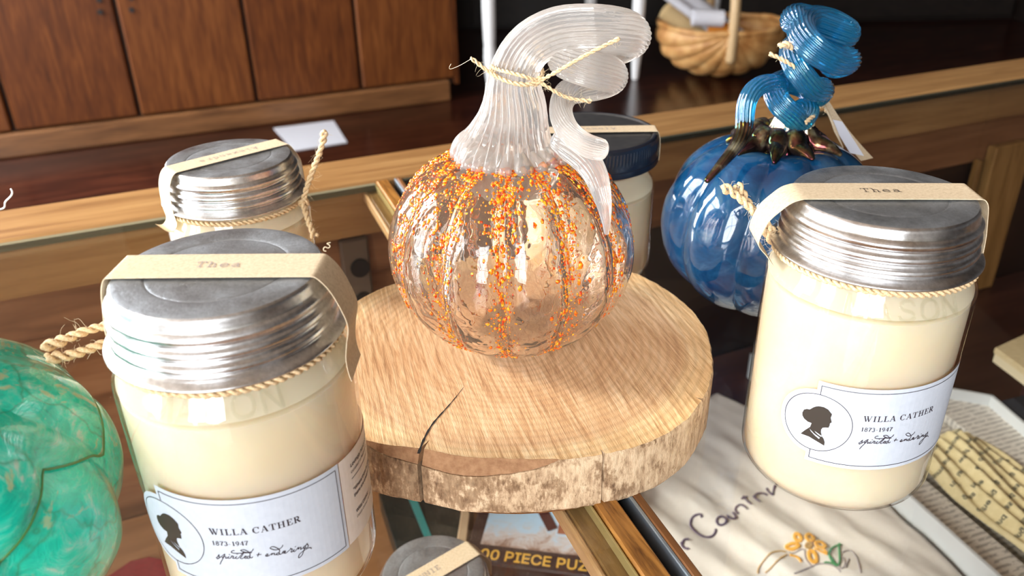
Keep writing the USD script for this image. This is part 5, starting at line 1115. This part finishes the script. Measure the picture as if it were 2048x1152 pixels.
# ------------------------------------------------------------------ behind the cases
AC = math.radians(23.6); EC, NC = np.array([math.cos(AC), math.sin(AC)]), np.array([-math.sin(AC), math.cos(AC)])
RC = np.array([[EC[0], NC[0], 0], [EC[1], NC[1], 0], [0, 0, 1]])
def cab(s0, s1, n0, n1, z0, z1, c=0.003): return cbox((s0, n0, z0), (s1, n1, z1), c, RC)
CN = 3.17
cb = thing('plank_cabinet', 'tall reddish brown cabinet of wide wooden planks on a plinth, behind the display cases', 'cabinet', (*(EC * 0.4 + NC * (CN + 0.25)), FLOOR))
edges = [-0.84, -0.438, -0.041, 0.366, 0.764, 1.160]
for i, (a, b) in enumerate(zip(edges[:-1], edges[1:])):
    obj('plank', cab(a + 0.006, b - 0.006, CN + 0.002 * (i % 2), CN + 0.03, FLOOR + 0.088, 0.95, 0.006), m_plank if i % 2 else m_plank2, cb)
obj('carcass', cab(edges[0], 1.155, CN + 0.028, CN + 0.5, FLOOR + 0.06, 0.95), plain('cabinet_shadow_gap', (0.020, 0.007, 0.003), 0.6), cb)
obj('side', cab(1.150, 1.170, CN + 0.004, CN + 0.5, FLOOR + 0.06, 0.95), m_plank, cb)
obj('plinth', cab(edges[0], 1.125, CN - 0.012, CN + 0.45, FLOOR, FLOOR + 0.082, 0.006), m_plinth, cb)
for px_, py_ in ((200, 24), (263, 20), (198, 0), (262, -4)):
    d = ray(px_, py_); t = CN / (d[:2] @ NC); q = np.array([0, 0, CH]) + d * t
    m = trimesh.creation.cylinder(0.0085, 0.008, sections=16); m.apply_transform(trimesh.transformations.rotation_matrix(math.pi / 2, [1, 0, 0])); obj('screw_head', (np.array(m.vertices) @ RC.T + q, np.array(m.faces)), m_dark, cb)
# dark boards on the far wall side by side
# a white sheet of paper on the floor
cardq = [onz(x, y, FLOOR + 0.003)[:2] for x, y in ((547, 256), (667, 241), (694, 284), (588, 301))]
card = obj('paper_sheet', prism([tuple(x) for x in cardq], FLOOR, FLOOR + 0.003), plain('sheet_white', (0.62, 0.64, 0.70), 0.6)); tag(card, 'white sheet lying on the dark floor before the cabinet', 'paper')
# white table with turned legs
P1, P2, P3 = onz(982, 190, FLOOR)[:2], onz(1270, 158, FLOOR)[:2], onz(1178, 125, FLOOR)[:2]
P4 = P2 + (P3 - P1)
tb = thing('side_table', 'white side table on slim turned legs, behind the orange pumpkin', 'table', (*np.mean([P1, P2, P3, P4], 0), FLOOR))
legp = [(0.001, 0), (.013, 0), (.016, .02), (.018, .05), (.024, .12), (.026, .165), (.022, .18), (.027, .19), (.022, .20), (.024, .22), (.028, .42), (.030, .60), (.030, .74), (0.001, .74)]
for q in (P1, P2, P3): obj('leg', lathe(smooth_prof(legp, 60), (*q, FLOOR), 32), m_white_paint, tb, smooth=40)
TT = FLOOR + 0.74
hull_ = Polygon([P1, P2, P3 + (P2 - P1), P3]).buffer(0.05, join_style=2)
obj('tabletop', prism(hull_, TT, TT + 0.03), m_white_paint, tb)
obj('leg', lathe(smooth_prof(legp, 60), (*(P3 + (P2 - P1)), FLOOR), 32), m_white_paint, tb, smooth=40)

# wicker basket with rolled papers
BKc = np.array([*onz(1431, 150, FLOOR)[:2], FLOOR])
ba, bb2, bh = 0.258, 0.225, 0.215
bask = thing('wicker_basket', 'round ribbed wicker basket with a tall handle, on the dark floor', 'basket', BKc)
NA, NL = 220, 150
al = np.linspace(0, np.pi, NA)[:, None]                       # from the right rim under the bottom to the left rim
la = np.linspace(0.03, np.pi - 0.03, NL)[None]                # from the front handle joint to the back one
def bsurf(al, la, off=0.0):
    rib = np.abs(np.sin(9 * al)); swell = 1 + 0.055 * rib * np.sin(la) ** 0.7 + off
    r = np.sin(la) ** 0.72
    x = ba * r * np.cos(al) * swell * (1 + 0.06 * np.sin(al)); z = bh * (1 - r * np.sin(al) ** 0.9 * swell * 0.955) ; y = -bb2 * np.cos(la) * (1.0 + 0.02 * rib)
    lo = np.sin(al)
    return np.stack([BKc[0] + x + 0 * y, BKc[1] + y + 0 * x, FLOOR + 0.004 + z + 0 * y], -1)
weave = 0.014 * np.sin(la * 62 + np.pi * np.floor(al / np.pi * 18)) + 0 * al
obj('weave', grid(bsurf(al, la, weave)), M('wicker', {'g': ('geometry', {}), 'n': ('noise_texture', {'scale': 14, 'detail': 4}), 'c': ('rgb_ramp', {'ramp': [(0.3, (0.42, 0.18, 0.05)), (0.5, (0.62, 0.32, 0.11)), (0.7, (0.78, 0.48, 0.20))]}), 'p': ('principled_bsdf', {'roughness': 0.45})}, [('g.position', 'n.vector'), ('n.fac', 'c.fac'), ('c.color', 'p.base_color')]), bask, smooth=60)
w_ = np.linspace(0, 2 * np.pi, 100)
rimp = np.stack([BKc[0] + ba * 1.03 * np.sign(np.cos(w_)) * np.abs(np.cos(w_)) ** 0.8, BKc[1] + bb2 * 1.0 * np.sin(w_), FLOOR + bh + 0.004 + 0.012 * np.abs(np.cos(w_)) ** 3], 1)
obj('rim', tube(rimp, 0.012, 12, lambda th, s: 1 + 0.10 * np.sign(np.sin(s * 2 * np.pi * 90)), round_ends=False), LK + 'wicker', bask, smooth=60)
hp = [np.array([BKc[0] + 0.0, BKc[1] - bb2 * math.cos(t_), FLOOR + bh + 0.33 * math.sin(t_) ** 0.8 if 0 < t_ < np.pi else FLOOR + bh]) for t_ in np.linspace(0, np.pi, 40)]
hp = [np.array([BKc[0], BKc[1] - bb2 * 0.99, FLOOR + bh - 0.10]), np.array([BKc[0], BKc[1] - bb2, FLOOR + bh - 0.03])] + hp + [np.array([BKc[0], BKc[1] + bb2, FLOOR + bh - 0.03])]
obj('handle', tube(spline(np.array(hp), 90), 0.021, 14), plain('peeled_willow', (0.62, 0.42, 0.22), 0.45), bask, smooth=True)
m_roll = plain('rolled_paper', (0.66, 0.66, 0.72), 0.6)
m_rollk = plain('rolled_kraft', (0.56, 0.40, 0.20), 0.6)
def roll(label, p0, p1, r, mat):
    t_ = thing('paper_roll', label, 'paper roll', p0)
    p = np.linspace(p0, p1, 8); pr = []
    obj('sheet', tube(p, r, 28, round_ends=False), mat, t_, smooth=50)
    e = (p1 - p0) / np.linalg.norm(p1 - p0)
    obj('inner_turn', tube(np.array([p1 - e * 0.002, p1 + e * 0.004]), r * 0.72, 24, round_ends=False), mat, t_, smooth=50)
zz = FLOOR + bh
rd_ = np.array([-0.40, -0.02, 0.28]); rd_ /= np.linalg.norm(rd_)
def lean(label, start, length, r, mat): roll(label, BKc + np.array(start), BKc + np.array(start) + rd_ * length, r, mat)
lean('kraft brown paper roll leaning out of the wicker basket, farthest to the left', (-0.02, -0.045, 0.125), 0.29, 0.036, m_rollk)
lean('thick white paper roll leaning out of the wicker basket, nearest its handle', (0.16, 0.010, 0.105), 0.52, 0.040, m_roll)
lean('slim white paper roll leaning in the basket in front of the thick white roll', (0.06, -0.060, 0.135), 0.42, 0.020, m_roll)
roll('short white paper roll lying at the left front rim of the wicker basket', BKc + np.array([-0.03, -0.150, 0.268]), BKc + np.array([-0.155, -0.150, 0.275]), 0.034, m_roll)
oc = BKc + np.array([-0.045, -0.165, zz - FLOOR])
ol = obj('orange_card', cbox((-0.055, -0.004, -0.05), (0.055, 0.004, 0.036), 0.002, None, oc + [0.012, 0.02, 0]), plain('card_orange', (0.66, 0.22, 0.02), 0.5)); tag(ol, 'orange and pale green card sticking up at the front of the basket', 'card')
# dark wall boards behind
for i in range(9):
    z0 = FLOOR + 0.02 + i * 0.16
    tag(obj('wall_board' if False else f'trim_{i + 1}', cbox((-0.2, WF - 0.03, z0), (WR - 0.02, WF - 0.004, z0 + 0.152), 0.004), m_wall_far), kind='structure')
